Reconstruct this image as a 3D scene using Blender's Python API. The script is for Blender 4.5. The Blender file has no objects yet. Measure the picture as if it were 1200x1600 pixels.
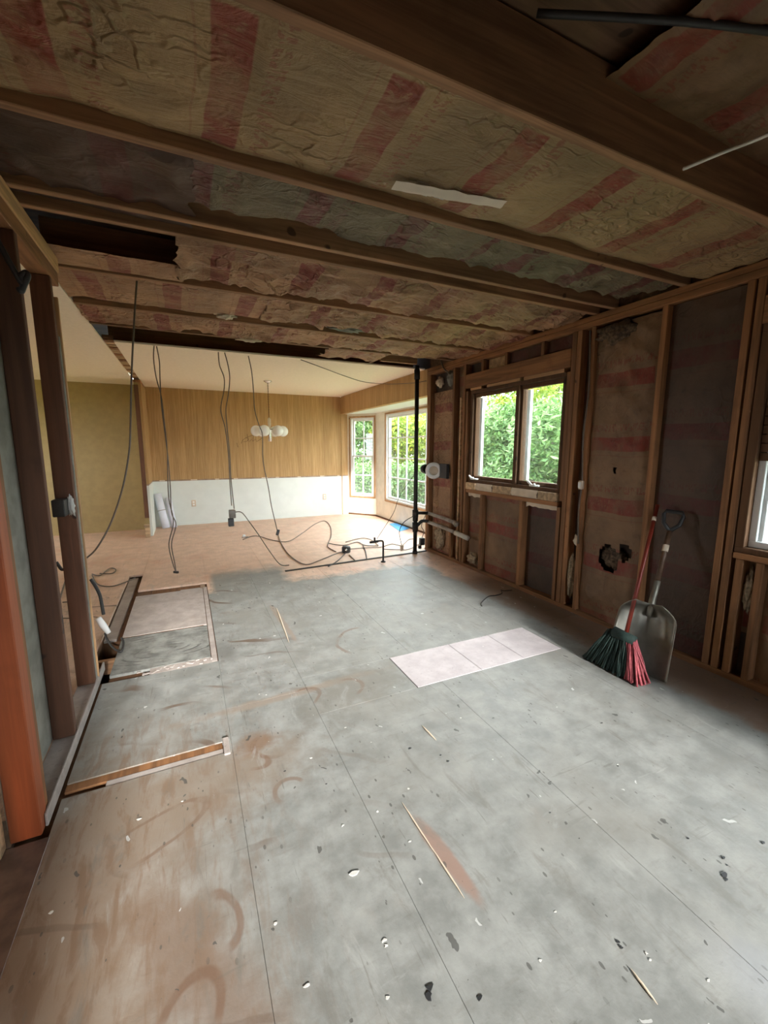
import bpy, bmesh, math, random
from mathutils import Vector, Matrix, noise
random.seed(7)
scene = bpy.context.scene
COL = scene.collection
PI = math.pi

# ------------------------------------------------------------------ camera
cam_data = bpy.data.cameras.new('camera')
cam = bpy.data.objects.new('camera', cam_data)
COL.objects.link(cam)
cam_data.sensor_fit = 'VERTICAL'
cam_data.sensor_height = 36.0
cam_data.sensor_width = 27.0
cam_data.lens = 656.6 / 1600 * 36.0
cam_data.clip_start = 0.02
cam_data.clip_end = 300
yaw, pitch, roll = 0.436637, 0.152775, 0.00078
fw = Vector((math.sin(yaw) * math.cos(pitch), math.cos(yaw) * math.cos(pitch), -math.sin(pitch)))
rt = Vector((math.cos(yaw), -math.sin(yaw), 0))
up = rt.cross(fw)
r2 = math.cos(roll) * rt + math.sin(roll) * up
u2 = -math.sin(roll) * rt + math.cos(roll) * up
mw = Matrix((r2, u2, -fw)).transposed().to_4x4()
mw.translation = Vector((0, 0, 1.42))
cam.matrix_world = mw
scene.camera = cam

# ------------------------------------------------------------------ world, sun, exposure
scene.view_settings.view_transform = 'Standard'
scene.view_settings.look = 'None'
scene.view_settings.gamma = 1.0
scene.view_settings.use_curve_mapping = False
scene.view_settings.exposure = -0.6
scene.cycles.max_bounces = 12
scene.cycles.diffuse_bounces = 8
scene.cycles.transparent_max_bounces = 16
scene.cycles.caustics_reflective = False
scene.cycles.caustics_refractive = False
world = bpy.data.worlds.new('overcast_sky')
scene.world = world
world.use_nodes = True
bg = world.node_tree.nodes['Background']
bg.inputs['Color'].default_value = (0.86, 0.94, 1.0, 1)
bg.inputs['Strength'].default_value = 32.0


def lamp(name, kind, loc, aim, **kw):
    d = bpy.data.lights.new(name, kind)
    for k, v in kw.items():
        setattr(d, k, v)
    o = bpy.data.objects.new(name, d)
    COL.objects.link(o)
    o.location = loc
    o.rotation_euler = Vector(aim).to_track_quat('-Z', 'Y').to_euler()
    return o


# low, hazy daylight straight through the open doorway behind the camera
SUN_ELEV = math.radians(20)
lamp('hazy_low_sun', 'SUN', (1, -6, 4), (-0.02, math.cos(SUN_ELEV), -math.sin(SUN_ELEV)),
     energy=19.0, angle=math.radians(6), color=(1.0, 0.985, 0.94))
# warm bulb burning in the room on the left
lamp('warm_bulb', 'POINT', (-1.02, 1.15, 0.16), (0, 0, -1), energy=6.5, shadow_soft_size=0.06, color=(1.0, 0.50, 0.22))


def portal(loc, aim, sx, sy):
    o = lamp('window_portal', 'AREA', loc, aim, shape='RECTANGLE', size=sx, size_y=sy)
    o.data.cycles.is_portal = True


portal((1.1, -1.66, 1.05), (0, 1, 0), 2.8, 2.1)
portal((3.12, 3.33, 1.55), (-1, 0, 0), 1.4, 1.1)
portal((3.12, 0.88, 1.10), (-1, 0, 0), 0.9, 0.6)
portal((3.62, 6.48, 1.21), (-1, 0, 0), 1.9, 1.7)
portal((3.40, 8.24, 1.19), (-0.774, -0.633, 0), 0.6, 1.7)
portal((-4.25, 7.0, 1.45), (1, 0, 0), 1.2, 1.0)
portal((3.36, 5.22, 1.21), (-0.673, 0.74, 0), 0.6, 1.65)

# ------------------------------------------------------------------ mesh helpers


def smooth(o):
    for p in o.data.polygons:
        p.use_smooth = True
    return o


class MB:
    def __init__(self):
        self.bm = bmesh.new()
        self.uv = None

    def box(self, x0, x1, y0, y1, z0, z1, bev=0.0, mat=None):
        vs = [self.bm.verts.new((x, y, z)) for x in (x0, x1) for y in (y0, y1) for z in (z0, z1)]
        fs = [(0, 1, 3, 2), (4, 6, 7, 5), (0, 4, 5, 1), (2, 3, 7, 6), (0, 2, 6, 4), (1, 5, 7, 3)]
        faces = [self.bm.faces.new([vs[i] for i in f]) for f in fs]
        if bev:
            es = list({e for f in faces for e in f.edges})
            r = bmesh.ops.bevel(self.bm, geom=es, offset=bev, segments=1, affect='EDGES', profile=0.5)
            vs = list({v for f in r['faces'] for v in f.verts})
        if mat is not None:
            for v in vs:
                v.co = mat @ v.co
        return self

    def prism(self, pts, z0, z1):
        a = [self.bm.verts.new((p[0], p[1], z0)) for p in pts]
        b = [self.bm.verts.new((p[0], p[1], z1)) for p in pts]
        n = len(pts)
        self.bm.faces.new(a[::-1])
        self.bm.faces.new(b)
        for i in range(n):
            self.bm.faces.new((a[i], a[(i + 1) % n], b[(i + 1) % n], b[i]))
        return self

    def tube(self, pts, r, n=8, cap=True):
        pts = [Vector(p) for p in pts]
        rr = r if isinstance(r, (list, tuple)) else [r] * len(pts)
        rings = []
        prev = None
        for i, p in enumerate(pts):
            t = (pts[min(i + 1, len(pts) - 1)] - pts[max(i - 1, 0)])
            if t.length < 1e-9:
                t = Vector((0, 0, 1))
            t.normalize()
            if prev is None:
                a = Vector((0, 0, 1)) if abs(t.z) < 0.9 else Vector((1, 0, 0))
                u = t.cross(a).normalized()
            else:
                u = (prev - t * prev.dot(t))
                u = u.normalized() if u.length > 1e-6 else t.orthogonal().normalized()
            prev = u
            v = t.cross(u)
            rings.append([self.bm.verts.new(p + rr[i] * (math.cos(2 * PI * k / n) * u + math.sin(2 * PI * k / n) * v)) for k in range(n)])
        for a, b in zip(rings, rings[1:]):
            for k in range(n):
                self.bm.faces.new((a[k], a[(k + 1) % n], b[(k + 1) % n], b[k]))
        if cap:
            self.bm.faces.new(rings[0][::-1])
            self.bm.faces.new(rings[-1])
        return self

    def lathe(self, prof, n=24, mat=None):
        rings = []
        for r, z in prof:
            if r < 1e-6:
                rings.append([self.bm.verts.new((0, 0, z))])
            else:
                rings.append([self.bm.verts.new((r * math.cos(2 * PI * k / n), r * math.sin(2 * PI * k / n), z)) for k in range(n)])
        for a, b in zip(rings, rings[1:]):
            for k in range(n):
                l = [a[k % len(a)], a[(k + 1) % len(a)], b[(k + 1) % len(b)], b[k % len(b)]]
                q = []
                for v in l:
                    if v not in q:
                        q.append(v)
                if len(q) > 2:
                    self.bm.faces.new(q)
        if mat is not None:
            for r in rings:
                for v in r:
                    v.co = mat @ v.co
        return self

    def grid(self, nu, nv, fn, uvfn=None):
        vs = [[self.bm.verts.new(fn(i / nu, j / nv)) for j in range(nv + 1)] for i in range(nu + 1)]
        if uvfn and self.uv is None:
            self.uv = self.bm.loops.layers.uv.new('UVMap')
        for i in range(nu):
            for j in range(nv):
                f = self.bm.faces.new((vs[i][j], vs[i + 1][j], vs[i + 1][j + 1], vs[i][j + 1]))
                f.smooth = True
                if uvfn:
                    for l, (a, b) in zip(f.loops, ((i, j), (i + 1, j), (i + 1, j + 1), (i, j + 1))):
                        l[self.uv].uv = uvfn(a / nu, b / nv)
        return self

    def build(self, name, mat, parent=None, sm=False, recalc=True):
        if recalc:
            bmesh.ops.recalc_face_normals(self.bm, faces=self.bm.faces)
        me = bpy.data.meshes.new(name)
        self.bm.to_mesh(me)
        self.bm.free()
        me.materials.append(mat)
        o = bpy.data.objects.new(name, me)
        COL.objects.link(o)
        if parent is not None:
            o.parent = parent
        if sm:
            smooth(o)
        return o


def tag(o, label, cat, group=None, kind=None):
    o['label'] = label
    o['category'] = cat
    if group:
        o['group'] = group
    if kind:
        o['kind'] = kind
    return o


def empty(name, label=None, cat=None, group=None, kind=None):
    o = bpy.data.objects.new(name, None)
    COL.objects.link(o)
    if label:
        tag(o, label, cat, group, kind)
    return o


def board(name, x0, x1, y0, y1, z0, z1, mat, parent=None, bev=0.003):
    return MB().box(x0, x1, y0, y1, z0, z1, bev).build(name, mat, parent)


def curve_pts(pts, k=6):
    """Catmull-Rom through the points."""
    P = [Vector(p) for p in pts]
    out = []
    for i in range(len(P) - 1):
        a, b, c, d = P[max(i - 1, 0)], P[i], P[i + 1], P[min(i + 2, len(P) - 1)]
        for s in range(k):
            t = s / k
            out.append(0.5 * ((2 * b) + (c - a) * t + (2 * a - 5 * b + 4 * c - d) * t * t + (3 * b - a - 3 * c + d) * t ** 3))
    out.append(P[-1])
    return out


# ------------------------------------------------------------------ materials


class NT:
    """small helper to write node trees"""

    def __init__(self, name):
        self.m = bpy.data.materials.new(name)
        self.m.use_nodes = True
        self.t = self.m.node_tree
        self.n = self.t.nodes
        self.b = self.n['Principled BSDF']
        self.out = self.n['Material Output']
        self.geo = self.n.new('ShaderNodeNewGeometry')
        self.pos = self.geo.outputs['Position']

    def link(self, a, b):
        self.t.links.new(a, b)

    def val(self, sock, v):
        if hasattr(v, 'is_output'):
            self.link(v, sock)
        else:
            sock.default_value = v

    def math(self, op, a, b=0.0, c=0.0, clamp=False):
        n = self.n.new('ShaderNodeMath')
        n.operation = op
        n.use_clamp = clamp
        self.val(n.inputs[0], a)
        self.val(n.inputs[1], b)
        self.val(n.inputs[2], c)
        return n.outputs[0]

    def mapped(self, vec, loc=(0, 0, 0), rot=(0, 0, 0), scale=(1, 1, 1)):
        n = self.n.new('ShaderNodeMapping')
        self.link(vec, n.inputs['Vector'])
        n.inputs['Location'].default_value = loc
        n.inputs['Rotation'].default_value = rot
        n.inputs['Scale'].default_value = scale
        return n.outputs[0]

    def noise(self, scale, detail=4, rough=0.55, vec=None, dist=0.0, color=False):
        n = self.n.new('ShaderNodeTexNoise')
        self.link(vec if vec is not None else self.pos, n.inputs['Vector'])
        n.inputs['Scale'].default_value = scale
        n.inputs['Detail'].default_value = detail
        n.inputs['Roughness'].default_value = rough
        n.inputs['Distortion'].default_value = dist
        return n.outputs['Color' if color else 'Fac']

    def sstep(self, v, a, b, x=0.0, y=1.0):
        n = self.n.new('ShaderNodeMapRange')
        n.interpolation_type = 'SMOOTHSTEP'
        self.val(n.inputs['Value'], v)
        n.inputs['From Min'].default_value = a
        n.inputs['From Max'].default_value = b
        n.inputs['To Min'].default_value = x
        n.inputs['To Max'].default_value = y
        return n.outputs[0]

    def mix(self, f, a, b, blend='MIX'):
        n = self.n.new('ShaderNodeMix')
        n.data_type = 'RGBA'
        n.blend_type = blend
        self.val(n.inputs[0], f)
        for s, v in ((n.inputs[6], a), (n.inputs[7], b)):
            if hasattr(v, 'is_output'):
                self.link(v, s)
            else:
                s.default_value = (*v, 1) if len(v) == 3 else v
        return n.outputs[2]

    def bump(self, h, strength=0.3, dist=0.01):
        n = self.n.new('ShaderNodeBump')
        n.inputs['Strength'].default_value = strength
        n.inputs['Distance'].default_value = dist
        self.link(h, n.inputs['Height'])
        self.link(n.outputs[0], self.b.inputs['Normal'])

    def sep(self, v):
        n = self.n.new('ShaderNodeSeparateXYZ')
        self.link(v, n.inputs[0])
        return n.outputs

    def color(self, c):
        if hasattr(c, 'is_output'):
            self.link(c, self.b.inputs['Base Color'])
        else:
            self.b.inputs['Base Color'].default_value = (*c, 1)

    def rough(self, r):
        self.val(self.b.inputs['Roughness'], r)


def plain(name, c, rough=0.6, metal=0.0, var=0.12, nscale=12, bump=0.0):
    t = NT(name)
    d = tuple(x * (1 - var) for x in c)
    l = tuple(min(1, x * (1 + var)) for x in c)
    f = t.noise(nscale)
    t.color(t.mix(t.sstep(f, 0.3, 0.7), d, l))
    t.rough(rough)
    t.b.inputs['Metallic'].default_value = metal
    if bump:
        t.bump(f, bump, 0.005)
    return t.m


def wood(name, c, axis, var=0.35, rough=0.75):
    t = NT(name)
    sc = [26.0, 26.0, 26.0]
    sc[axis] = 1.3
    oi = t.n.new('ShaderNodeObjectInfo')
    off = t.n.new('ShaderNodeVectorMath')
    off.operation = 'MULTIPLY_ADD'
    t.link(oi.outputs['Random'], off.inputs[0])
    off.inputs[1].default_value = (7.3, 5.1, 9.7)
    t.link(t.pos, off.inputs[2])
    v = t.mapped(off.outputs[0], scale=sc)
    g = t.noise(1.0, 5, 0.6, v, 0.6)
    col = t.mix(t.sstep(g, 0.3, 0.72), tuple(x * (1 - var) for x in c), tuple(min(1, x * (1 + var)) for x in c))
    blot = t.noise(5.0, 3, 0.6)
    col = t.mix(t.sstep(blot, 0.52, 0.75, 0, 0.45), col, tuple(x * 0.55 for x in c))
    kn = t.noise(9.0, 1, 0.4, t.mapped(off.outputs[0], scale=(1, 1, 1)))
    col = t.mix(t.sstep(kn, 0.74, 0.78), col, tuple(x * 0.3 for x in c))
    hsv = t.n.new('ShaderNodeHueSaturation')
    hsv.inputs['Hue'].default_value = 0.5
    t.link(t.math('MULTIPLY_ADD', oi.outputs['Random'], 0.5, 0.75), hsv.inputs['Value'])
    t.link(col, hsv.inputs['Color'])
    t.color(hsv.outputs[0])
    t.rough(rough)
    t.bump(g, 0.25, 0.003)
    return t.m


STUD = (0.25, 0.112, 0.043)
W_X = wood('joist_wood', (0.28, 0.15, 0.075), 0)
W_Y = wood('plate_wood', STUD, 1)
W_Z = wood('stud_wood', STUD, 2)
W_RED = wood('orange_post_wood', (0.33, 0.078, 0.022), 2, 0.2, 0.6)
W_DARK = wood('brown_stud_wood', (0.13, 0.055, 0.028), 2, 0.25)
W_LIGHT = wood('pale_new_wood', (0.55, 0.38, 0.22), 0)
W_TRIMY = wood('casing_wood', (0.50, 0.29, 0.14), 1)
W_TRIMZ = wood('casing_wood_upright', (0.50, 0.29, 0.14), 2)
W_SASH = wood('dark_sash_wood', (0.11, 0.05, 0.02), 2, 0.2, 0.85)
DECK = wood('roof_deck_wood', (0.16, 0.09, 0.05), 0)
SHEATH = plain('black_sheathing', (0.085, 0.06, 0.048), 0.9)
DRYWALL = plain('old_drywall', (0.25, 0.24, 0.205), 0.9, var=0.2, nscale=9)
CREAM = plain('cream_ceiling_paint', (0.92, 0.83, 0.70), 0.85, var=0.03, nscale=30, bump=0.1)
BAYWHITE = plain('bay_wall_plaster', (0.78, 0.72, 0.60), 0.8, var=0.06, nscale=7)
OLIVE = plain('olive_wall_paint', (0.44, 0.335, 0.155), 0.75, var=0.05)
VINYL = plain('white_window_vinyl', (0.82, 0.84, 0.84), 0.4, var=0.02)
WHITE = plain('white_plastic', (0.80, 0.80, 0.78), 0.4, var=0.03)
CHROME = plain('polished_chrome', (0.75, 0.74, 0.72), 0.15, 1.0, var=0.02)
IRON = plain('black_iron', (0.035, 0.033, 0.03), 0.55, 0.6, var=0.3)
GREYPIPE = plain('dusty_pipe', (0.27, 0.24, 0.21), 0.6, var=0.3)
CABLE = plain('grey_brown_cable', (0.14, 0.11, 0.085), 0.6)
CABLEB = plain('black_cable', (0.03, 0.028, 0.027), 0.6)
CABLEW = plain('white_cable', (0.66, 0.64, 0.58), 0.5)
BLACKP = plain('black_plastic', (0.025, 0.025, 0.026), 0.5)
DIRT = plain('dark_earth', (0.05, 0.035, 0.028), 1.0, var=0.3)
PLASTER = plain('plaster_fragment', (0.56, 0.55, 0.51), 0.95, var=0.1)
FIBER = plain('glass_wool', (0.34, 0.26, 0.17), 1.0, var=0.4, nscale=40)
WOOL = plain('dirty_glass_wool', (0.10, 0.065, 0.04), 1.0, var=0.6, nscale=45)
PAPERW = plain('white_paper', (0.74, 0.76, 0.84), 0.7, var=0.03)
TORN = plain('torn_paper', (0.66, 0.55, 0.42), 0.9, var=0.08)
BLUE = plain('blue_plastic_sheet', (0.06, 0.30, 0.62), 0.4, var=0.25)
ALU = plain('worn_aluminium', (0.26, 0.24, 0.20), 0.45, 0.7, var=0.25, nscale=6)
REDP = plain('red_handle_paint', (0.20, 0.024, 0.012), 0.45, var=0.2)
GREENB = plain('dark_green_bristle', (0.010, 0.026, 0.021), 0.8, var=0.3, nscale=60)
PINKB = plain('pink_bristle', (0.36, 0.075, 0.09), 0.7, var=0.25, nscale=60)
DARKW = plain('dark_shaft_wood', (0.11, 0.06, 0.035), 0.5, var=0.3)
LINO = plain('dark_linoleum', (0.13, 0.085, 0.065), 0.35, var=0.3, nscale=14)


def glass_material():
    t = NT('window_glass')
    tr = t.n.new('ShaderNodeBsdfTransparent')
    tr.inputs[0].default_value = (0.95, 0.97, 0.96, 1)
    gl = t.n.new('ShaderNodeBsdfGlossy')
    gl.inputs['Roughness'].default_value = 0.03
    di = t.n.new('ShaderNodeBsdfDiffuse')
    di.inputs[0].default_value = (0.8, 0.85, 0.85, 1)
    dt = t.n.new('ShaderNodeVectorMath')
    dt.operation = 'DOT_PRODUCT'
    t.link(t.geo.outputs['Normal'], dt.inputs[0])
    t.link(t.geo.outputs['Incoming'], dt.inputs[1])
    fr = t.math('POWER', t.math('SUBTRACT', 1.0, t.math('ABSOLUTE', dt.outputs['Value'])), 5.0)
    fr = t.math('MULTIPLY_ADD', fr, 0.6, 0.03)
    m1 = t.n.new('ShaderNodeMixShader')
    t.link(fr, m1.inputs[0])
    t.link(tr.outputs[0], m1.inputs[1])
    t.link(gl.outputs[0], m1.inputs[2])
    m2 = t.n.new('ShaderNodeMixShader')
    t.link(t.sstep(t.noise(3.0), 0.35, 0.8, 0.04, 0.12), m2.inputs[0])
    t.link(m1.outputs[0], m2.inputs[1])
    t.link(di.outputs[0], m2.inputs[2])
    t.link(m2.outputs[0], t.out.inputs[0])
    return t.m


GLASS = glass_material()


def kraft_material(name, base, red, dirt=0.3, bump=0.8):
    """paper facing of the batts: u runs along the batt in metres, v across it"""
    t = NT(name)
    uvn = t.n.new('ShaderNodeUVMap')
    uv = uvn.outputs[0]
    s = t.sep(uv)
    wob = t.math('MULTIPLY_ADD', t.noise(3.0, 2, 0.5), 0.05, -0.025)
    u = t.math('ADD', s[0], wob)
    f = t.math('FRACT', t.math('DIVIDE', u, 0.475))
    band = t.math('MULTIPLY', t.sstep(f, 0.12, 0.135), t.sstep(f, 0.35, 0.365, 1, 0))
    side = t.math('MULTIPLY', t.sstep(s[1], 0.03, 0.05), t.sstep(s[1], 0.95, 0.97, 1, 0))
    # second, narrower printed row and fine rules beside the band
    row = t.math('MULTIPLY', t.sstep(f, 0.44, 0.45), t.sstep(f, 0.55, 0.56, 1, 0))
    flecks = t.noise(1.0, 2, 0.6, t.mapped(uv, scale=(26, 34, 1)))
    glyph = t.sstep(flecks, 0.50, 0.56)
    print2 = t.math('MULTIPLY', row, glyph)
    rule = t.math('MULTIPLY', t.sstep(f, 0.035, 0.04), t.sstep(f, 0.05, 0.055, 1, 0))
    rule = t.math('MULTIPLY', rule, 0.5)
    wear = t.sstep(t.noise(6.0, 4, 0.6), 0.34, 0.62, 0.40, 0.98)
    inner = t.math('MULTIPLY_ADD', t.sstep(flecks, 0.56, 0.66), -0.45, 1.0)
    amt = t.math('MULTIPLY', t.math('MULTIPLY', band, side), t.math('MULTIPLY', wear, inner))
    amt = t.math('MAXIMUM', amt, t.math('MULTIPLY', t.math('MAXIMUM', print2, rule), 0.55))
    oi = t.n.new('ShaderNodeObjectInfo')
    n1 = t.noise(2.2, 5, 0.62)
    n2 = t.noise(17.0, 4, 0.6)
    k = t.mix(t.sstep(n1, 0.35, 0.7), tuple(x * 0.72 for x in base), tuple(min(1, x * 1.18) for x in base))
    k = t.mix(t.sstep(n2, 0.55, 0.75, 0, dirt), k, tuple(x * 0.45 for x in base))
    r = t.mix(t.sstep(n2, 0.4, 0.7, 0, 0.5), red, tuple(x * 0.6 for x in red))
    t.color(t.mix(amt, k, r))
    t.rough(0.62)
    v1 = t.n.new('ShaderNodeTexVoronoi')
    v1.feature = 'DISTANCE_TO_EDGE'
    v1.inputs['Scale'].default_value = 6.0
    wv = t.n.new('ShaderNodeVectorMath')
    wv.operation = 'MULTIPLY_ADD'
    t.link(t.noise(4.0, 3, 0.6, color=True), wv.inputs[0])
    wv.inputs[1].default_value = (0.45, 0.45, 0.45)
    t.link(t.mapped(t.pos, rot=(0.3, 0.2, 0.6), scale=(0.8, 2.0, 1.3)), wv.inputs[2])
    t.link(wv.outputs[0], v1.inputs['Vector'])
    cre = t.math('MULTIPLY', t.sstep(v1.outputs['Distance'], 0.0, 0.12, 1, 0), t.sstep(t.noise(2.6, 2, 0.5), 0.42, 0.62))
    h = t.math('ADD', t.math('MULTIPLY', cre, 0.7), t.math('MULTIPLY', t.noise(9.0, 6, 0.62), 0.9))
    folds = t.noise(1.0, 4, 0.6, t.mapped(t.pos, rot=(0.2, 0.1, 0.45), scale=(4, 14, 9)), 1.2)
    h = t.math('ADD', h, t.math('MULTIPLY', t.math('ABSOLUTE', t.math('SUBTRACT', folds, 0.5)), -2.2))
    t.bump(h, bump, 0.02)
    return t.m


KRAFT = kraft_material('kraft_paper', (0.34, 0.23, 0.11), (0.25, 0.055, 0.03))
KRAFT_P = kraft_material('pinkish_kraft_paper', (0.42, 0.245, 0.135), (0.26, 0.07, 0.05), 0.5, 1.0)
KRAFT_G = kraft_material('greenish_kraft_paper', (0.17, 0.14, 0.08), (0.14, 0.035, 0.03), 0.5)
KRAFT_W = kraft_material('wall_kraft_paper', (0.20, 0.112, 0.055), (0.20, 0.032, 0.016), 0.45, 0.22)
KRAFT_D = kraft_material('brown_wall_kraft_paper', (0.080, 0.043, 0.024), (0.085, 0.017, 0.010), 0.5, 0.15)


def wallpaper_material():
    t = NT('tan_grasscloth_wallpaper')
    fine = t.noise(1.0, 4, 0.7, t.mapped(t.pos, scale=(110, 110, 2.2)))
    broad = t.noise(1.0, 3, 0.6, t.mapped(t.pos, scale=(7, 7, 0.35)))
    c = t.mix(t.sstep(fine, 0.3, 0.7), (0.36, 0.205, 0.08), (0.56, 0.365, 0.17))
    c = t.mix(t.sstep(broad, 0.4, 0.7, 0, 0.45), c, (0.30, 0.175, 0.07))
    t.color(c)
    t.rough(0.85)
    t.bump(fine, 0.2, 0.003)
    return t.m


WALLPAPER = wallpaper_material()
WAINSCOT = plain('white_wainscot_paint', (0.70, 0.735, 0.69), 0.7, var=0.03, nscale=5)


def floor_material():
    t = NT('worn_painted_plywood')
    P = t.sep(t.pos)
    X, Y = P[0], P[1]
    big = t.noise(1.6, 4, 0.6)
    mid = t.noise(7.0, 5, 0.65)
    fine = t.noise(60.0, 4, 0.7)
    grain = t.noise(1.0, 5, 0.65, t.mapped(t.pos, scale=(60, 4, 1)))
    # bare plywood: pinkish tan with redder blotches
    ply = t.mix(t.sstep(mid, 0.3, 0.7), (0.58, 0.385, 0.275), (0.74, 0.53, 0.41))
    ply = t.mix(t.sstep(big, 0.52, 0.70, 0, 0.5), ply, (0.56, 0.28, 0.18))
    ply = t.mix(t.sstep(grain, 0.5, 0.75, 0, 0.35), ply, (0.36, 0.25, 0.19))
    ply = t.mix(t.sstep(fine, 0.58, 0.75, 0, 0.35), ply, (0.70, 0.60, 0.52))
    # grey floor paint
    grey = t.mix(t.sstep(mid, 0.3, 0.72), (0.195, 0.198, 0.185), (0.31, 0.313, 0.295))
    grey = t.mix(t.sstep(big, 0.45, 0.7, 0, 0.5), grey, (0.245, 0.233, 0.205))
    grey = t.mix(t.sstep(t.noise(1.0, 4, 0.65, t.mapped(t.pos, rot=(0, 0, 0.2), scale=(5, 22, 1))), 0.58, 0.72, 0, 0.35), grey, (0.175, 0.165, 0.145))
    # mask of where the paint lies
    jit = t.math('MULTIPLY_ADD', t.noise(5.0, 5, 0.65), 0.5, -0.25)
    xe = t.math('ADD', X, t.math('MULTIPLY', jit, 0.5))
    ye = t.math('ADD', Y, jit)
    edge = t.math('MULTIPLY', t.sstep(xe, 2.50, 2.62, 1, 0), t.sstep(ye, 4.28, 4.48, 1, 0))
    leftext = t.math('MULTIPLY', t.sstep(xe, 0.85, 1.05, 1, 0), t.sstep(ye, 4.75, 5.2, 1, 0))
    leftext = t.math('MULTIPLY', leftext, t.sstep(X, 0.12, 0.2))
    paint = t.math('MAXIMUM', edge, leftext)
    paint = t.math('MULTIPLY', paint, t.sstep(X, -0.58, -0.56))
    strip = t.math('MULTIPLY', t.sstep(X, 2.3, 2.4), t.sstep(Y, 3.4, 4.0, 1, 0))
    ply = t.mix(t.math('MULTIPLY', strip, 0.85), ply, t.mix(mid, (0.10, 0.066, 0.043), (0.17, 0.118, 0.083)))  # bare brown wood by the right wall, darkened further to deepen its shadow
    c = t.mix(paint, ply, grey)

    def ellipse(cx, cy, hx, hy, rot, soft, amp):
        """worn, stained or painted-sheen spot: distance in a turned frame, roughened by noise"""
        v = t.mapped(t.pos, loc=(-cx, -cy, 0))
        v = t.mapped(v, rot=(0, 0, -rot), scale=(1, 1, 1))
        s = t.sep(v)
        d = t.math('SQRT', t.math('ADD', t.math('POWER', t.math('ABSOLUTE', t.math('DIVIDE', s[0], hx)), 2.0),
                                  t.math('POWER', t.math('ABSOLUTE', t.math('DIVIDE', s[1], hy)), 2.0)))
        d = t.math('ADD', d, t.math('MULTIPLY_ADD', mid, amp, -amp * 0.5))
        return t.sstep(d, 1 - soft, 1 + soft, 1, 0)

    def spot(c, m, col, k=1.0):
        return t.mix(t.math('MULTIPLY', m, k), c, col)

    # brown bare strip along the left, where an old wall stood
    c = spot(c, ellipse(-0.52, 1.25, 0.42, 0.75, 0.0, 0.9, 0.8), (0.27, 0.18, 0.115), 0.8)
    c = spot(c, ellipse(-0.12, 1.74, 0.50, 0.20, 0.15, 0.6, 1.5), (0.25, 0.19, 0.14), 0.7)
    c = spot(c, ellipse(-0.05, 1.05, 0.10, 0.35, 0.5, 0.5, 1.6), (0.20, 0.13, 0.09), 0.6)
    c = spot(c, ellipse(0.22, 1.93, 0.09, 0.06, 0.3, 0.7, 2.0), (0.20, 0.11, 0.06), 0.65)
    c = spot(c, ellipse(0.45, 2.27, 0.55, 0.035, 0.05, 0.5, 1.6), (0.27, 0.215, 0.17), 0.75)
    c = spot(c, ellipse(0.85, 2.18, 0.33, 0.15, 0.3, 0.5, 1.8), (0.18, 0.165, 0.14), 0.6)
    c = spot(c, ellipse(0.735, 1.07, 0.030, 0.17, 0.10, 0.3, 0.9), (0.28, 0.18, 0.14), 0.9)
    c = spot(c, ellipse(0.63, 3.35, 0.025, 0.40, 0.05, 0.4, 1.4), (0.28, 0.22, 0.175), 0.8)
    c = spot(c, ellipse(0.15, 3.0, 0.07, 0.14, 0.0, 0.6, 1.0), (0.13, 0.13, 0.12), 0.6)
    c = spot(c, ellipse(1.35, 0.36, 0.10, 0.16, 0.5, 0.6, 1.0), (0.42, 0.43, 0.45), 0.4)  # bluish sheen at the lower right, painted in as a pale spot
    streak = t.noise(1.0, 4, 0.65, t.mapped(t.pos, rot=(0, 0, 0.75), scale=(22, 5, 1)), 0.5)
    leftm = t.sstep(X, -0.5, 0.55, 1, 0)
    leftm = t.math('MULTIPLY', leftm, t.sstep(Y, 1.9, 2.6, 1, 0))
    c = spot(c, t.math('MULTIPLY', leftm, t.sstep(streak, 0.46, 0.64)), (0.19, 0.115, 0.07), 0.75)

    def ring(q, r, sq, rot, w, a0, col, k):
        """part of a smeared ring of brown glue"""
        vv = t.mapped(t.mapped(t.pos, loc=(-q[0], -q[1], 0)), rot=(0, 0, -rot))
        sp = t.sep(vv)
        dd = t.math('SQRT', t.math('ADD', t.math('POWER', t.math('ABSOLUTE', t.math('DIVIDE', sp[0], r)), 2.0),
                                   t.math('POWER', t.math('ABSOLUTE', t.math('DIVIDE', sp[1], r * sq)), 2.0)))
        dd = t.math('ABSOLUTE', t.math('SUBTRACT', t.math('ADD', dd, t.math('MULTIPLY_ADD', big, 0.9, -0.45)), 1.0))
        mk_ = t.math('MULTIPLY', t.sstep(dd, w * .4, w, 1, 0), t.sstep(sp[0], a0, a0 + r * .4))
        mk_ = t.math('MULTIPLY', mk_, t.sstep(mid, 0.34, 0.54, 0.2, 1.0))
        return spot(c, mk_, col, k)

    BR = (0.17, 0.10, 0.065)
    for q, r, sq, rot, w, a0, k in [([(-0.077, 0.976, -0.000)][0], .10, .7, 1.2, .22, -.03, .8), ([(0.005, 1.177, 0.000)][0], .055, 1.6, .2, .25, -.01, .7),
                                    ([(0.500, 2.184, -0.000)][0], .13, .6, .6, .16, .0, .6), ([(0.309, 1.579, 0.000)][0], .07, .9, 2.2, .22, -.02, .6),
                                    ([(0.187, 1.816, 0.000)][0], .08, .6, -.6, .25, .0, .7), ([(1.076, 2.755, 0.000)][0], .16, 1.3, 2.6, .10, .0, .55),
                                    ([(0.304, 1.901, -0.000)][0], .11, .9, 3.6, .16, .0, .5), ([(-0.219, 1.584, 0.000)][0], .22, .35, .4, .12, -.1, .6),
                                    ([(0.774, 2.198, -0.000)][0], .12, .8, .2, .15, .0, .5)]:
        c = ring(q, r, sq, rot, w, a0, BR, k)
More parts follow.
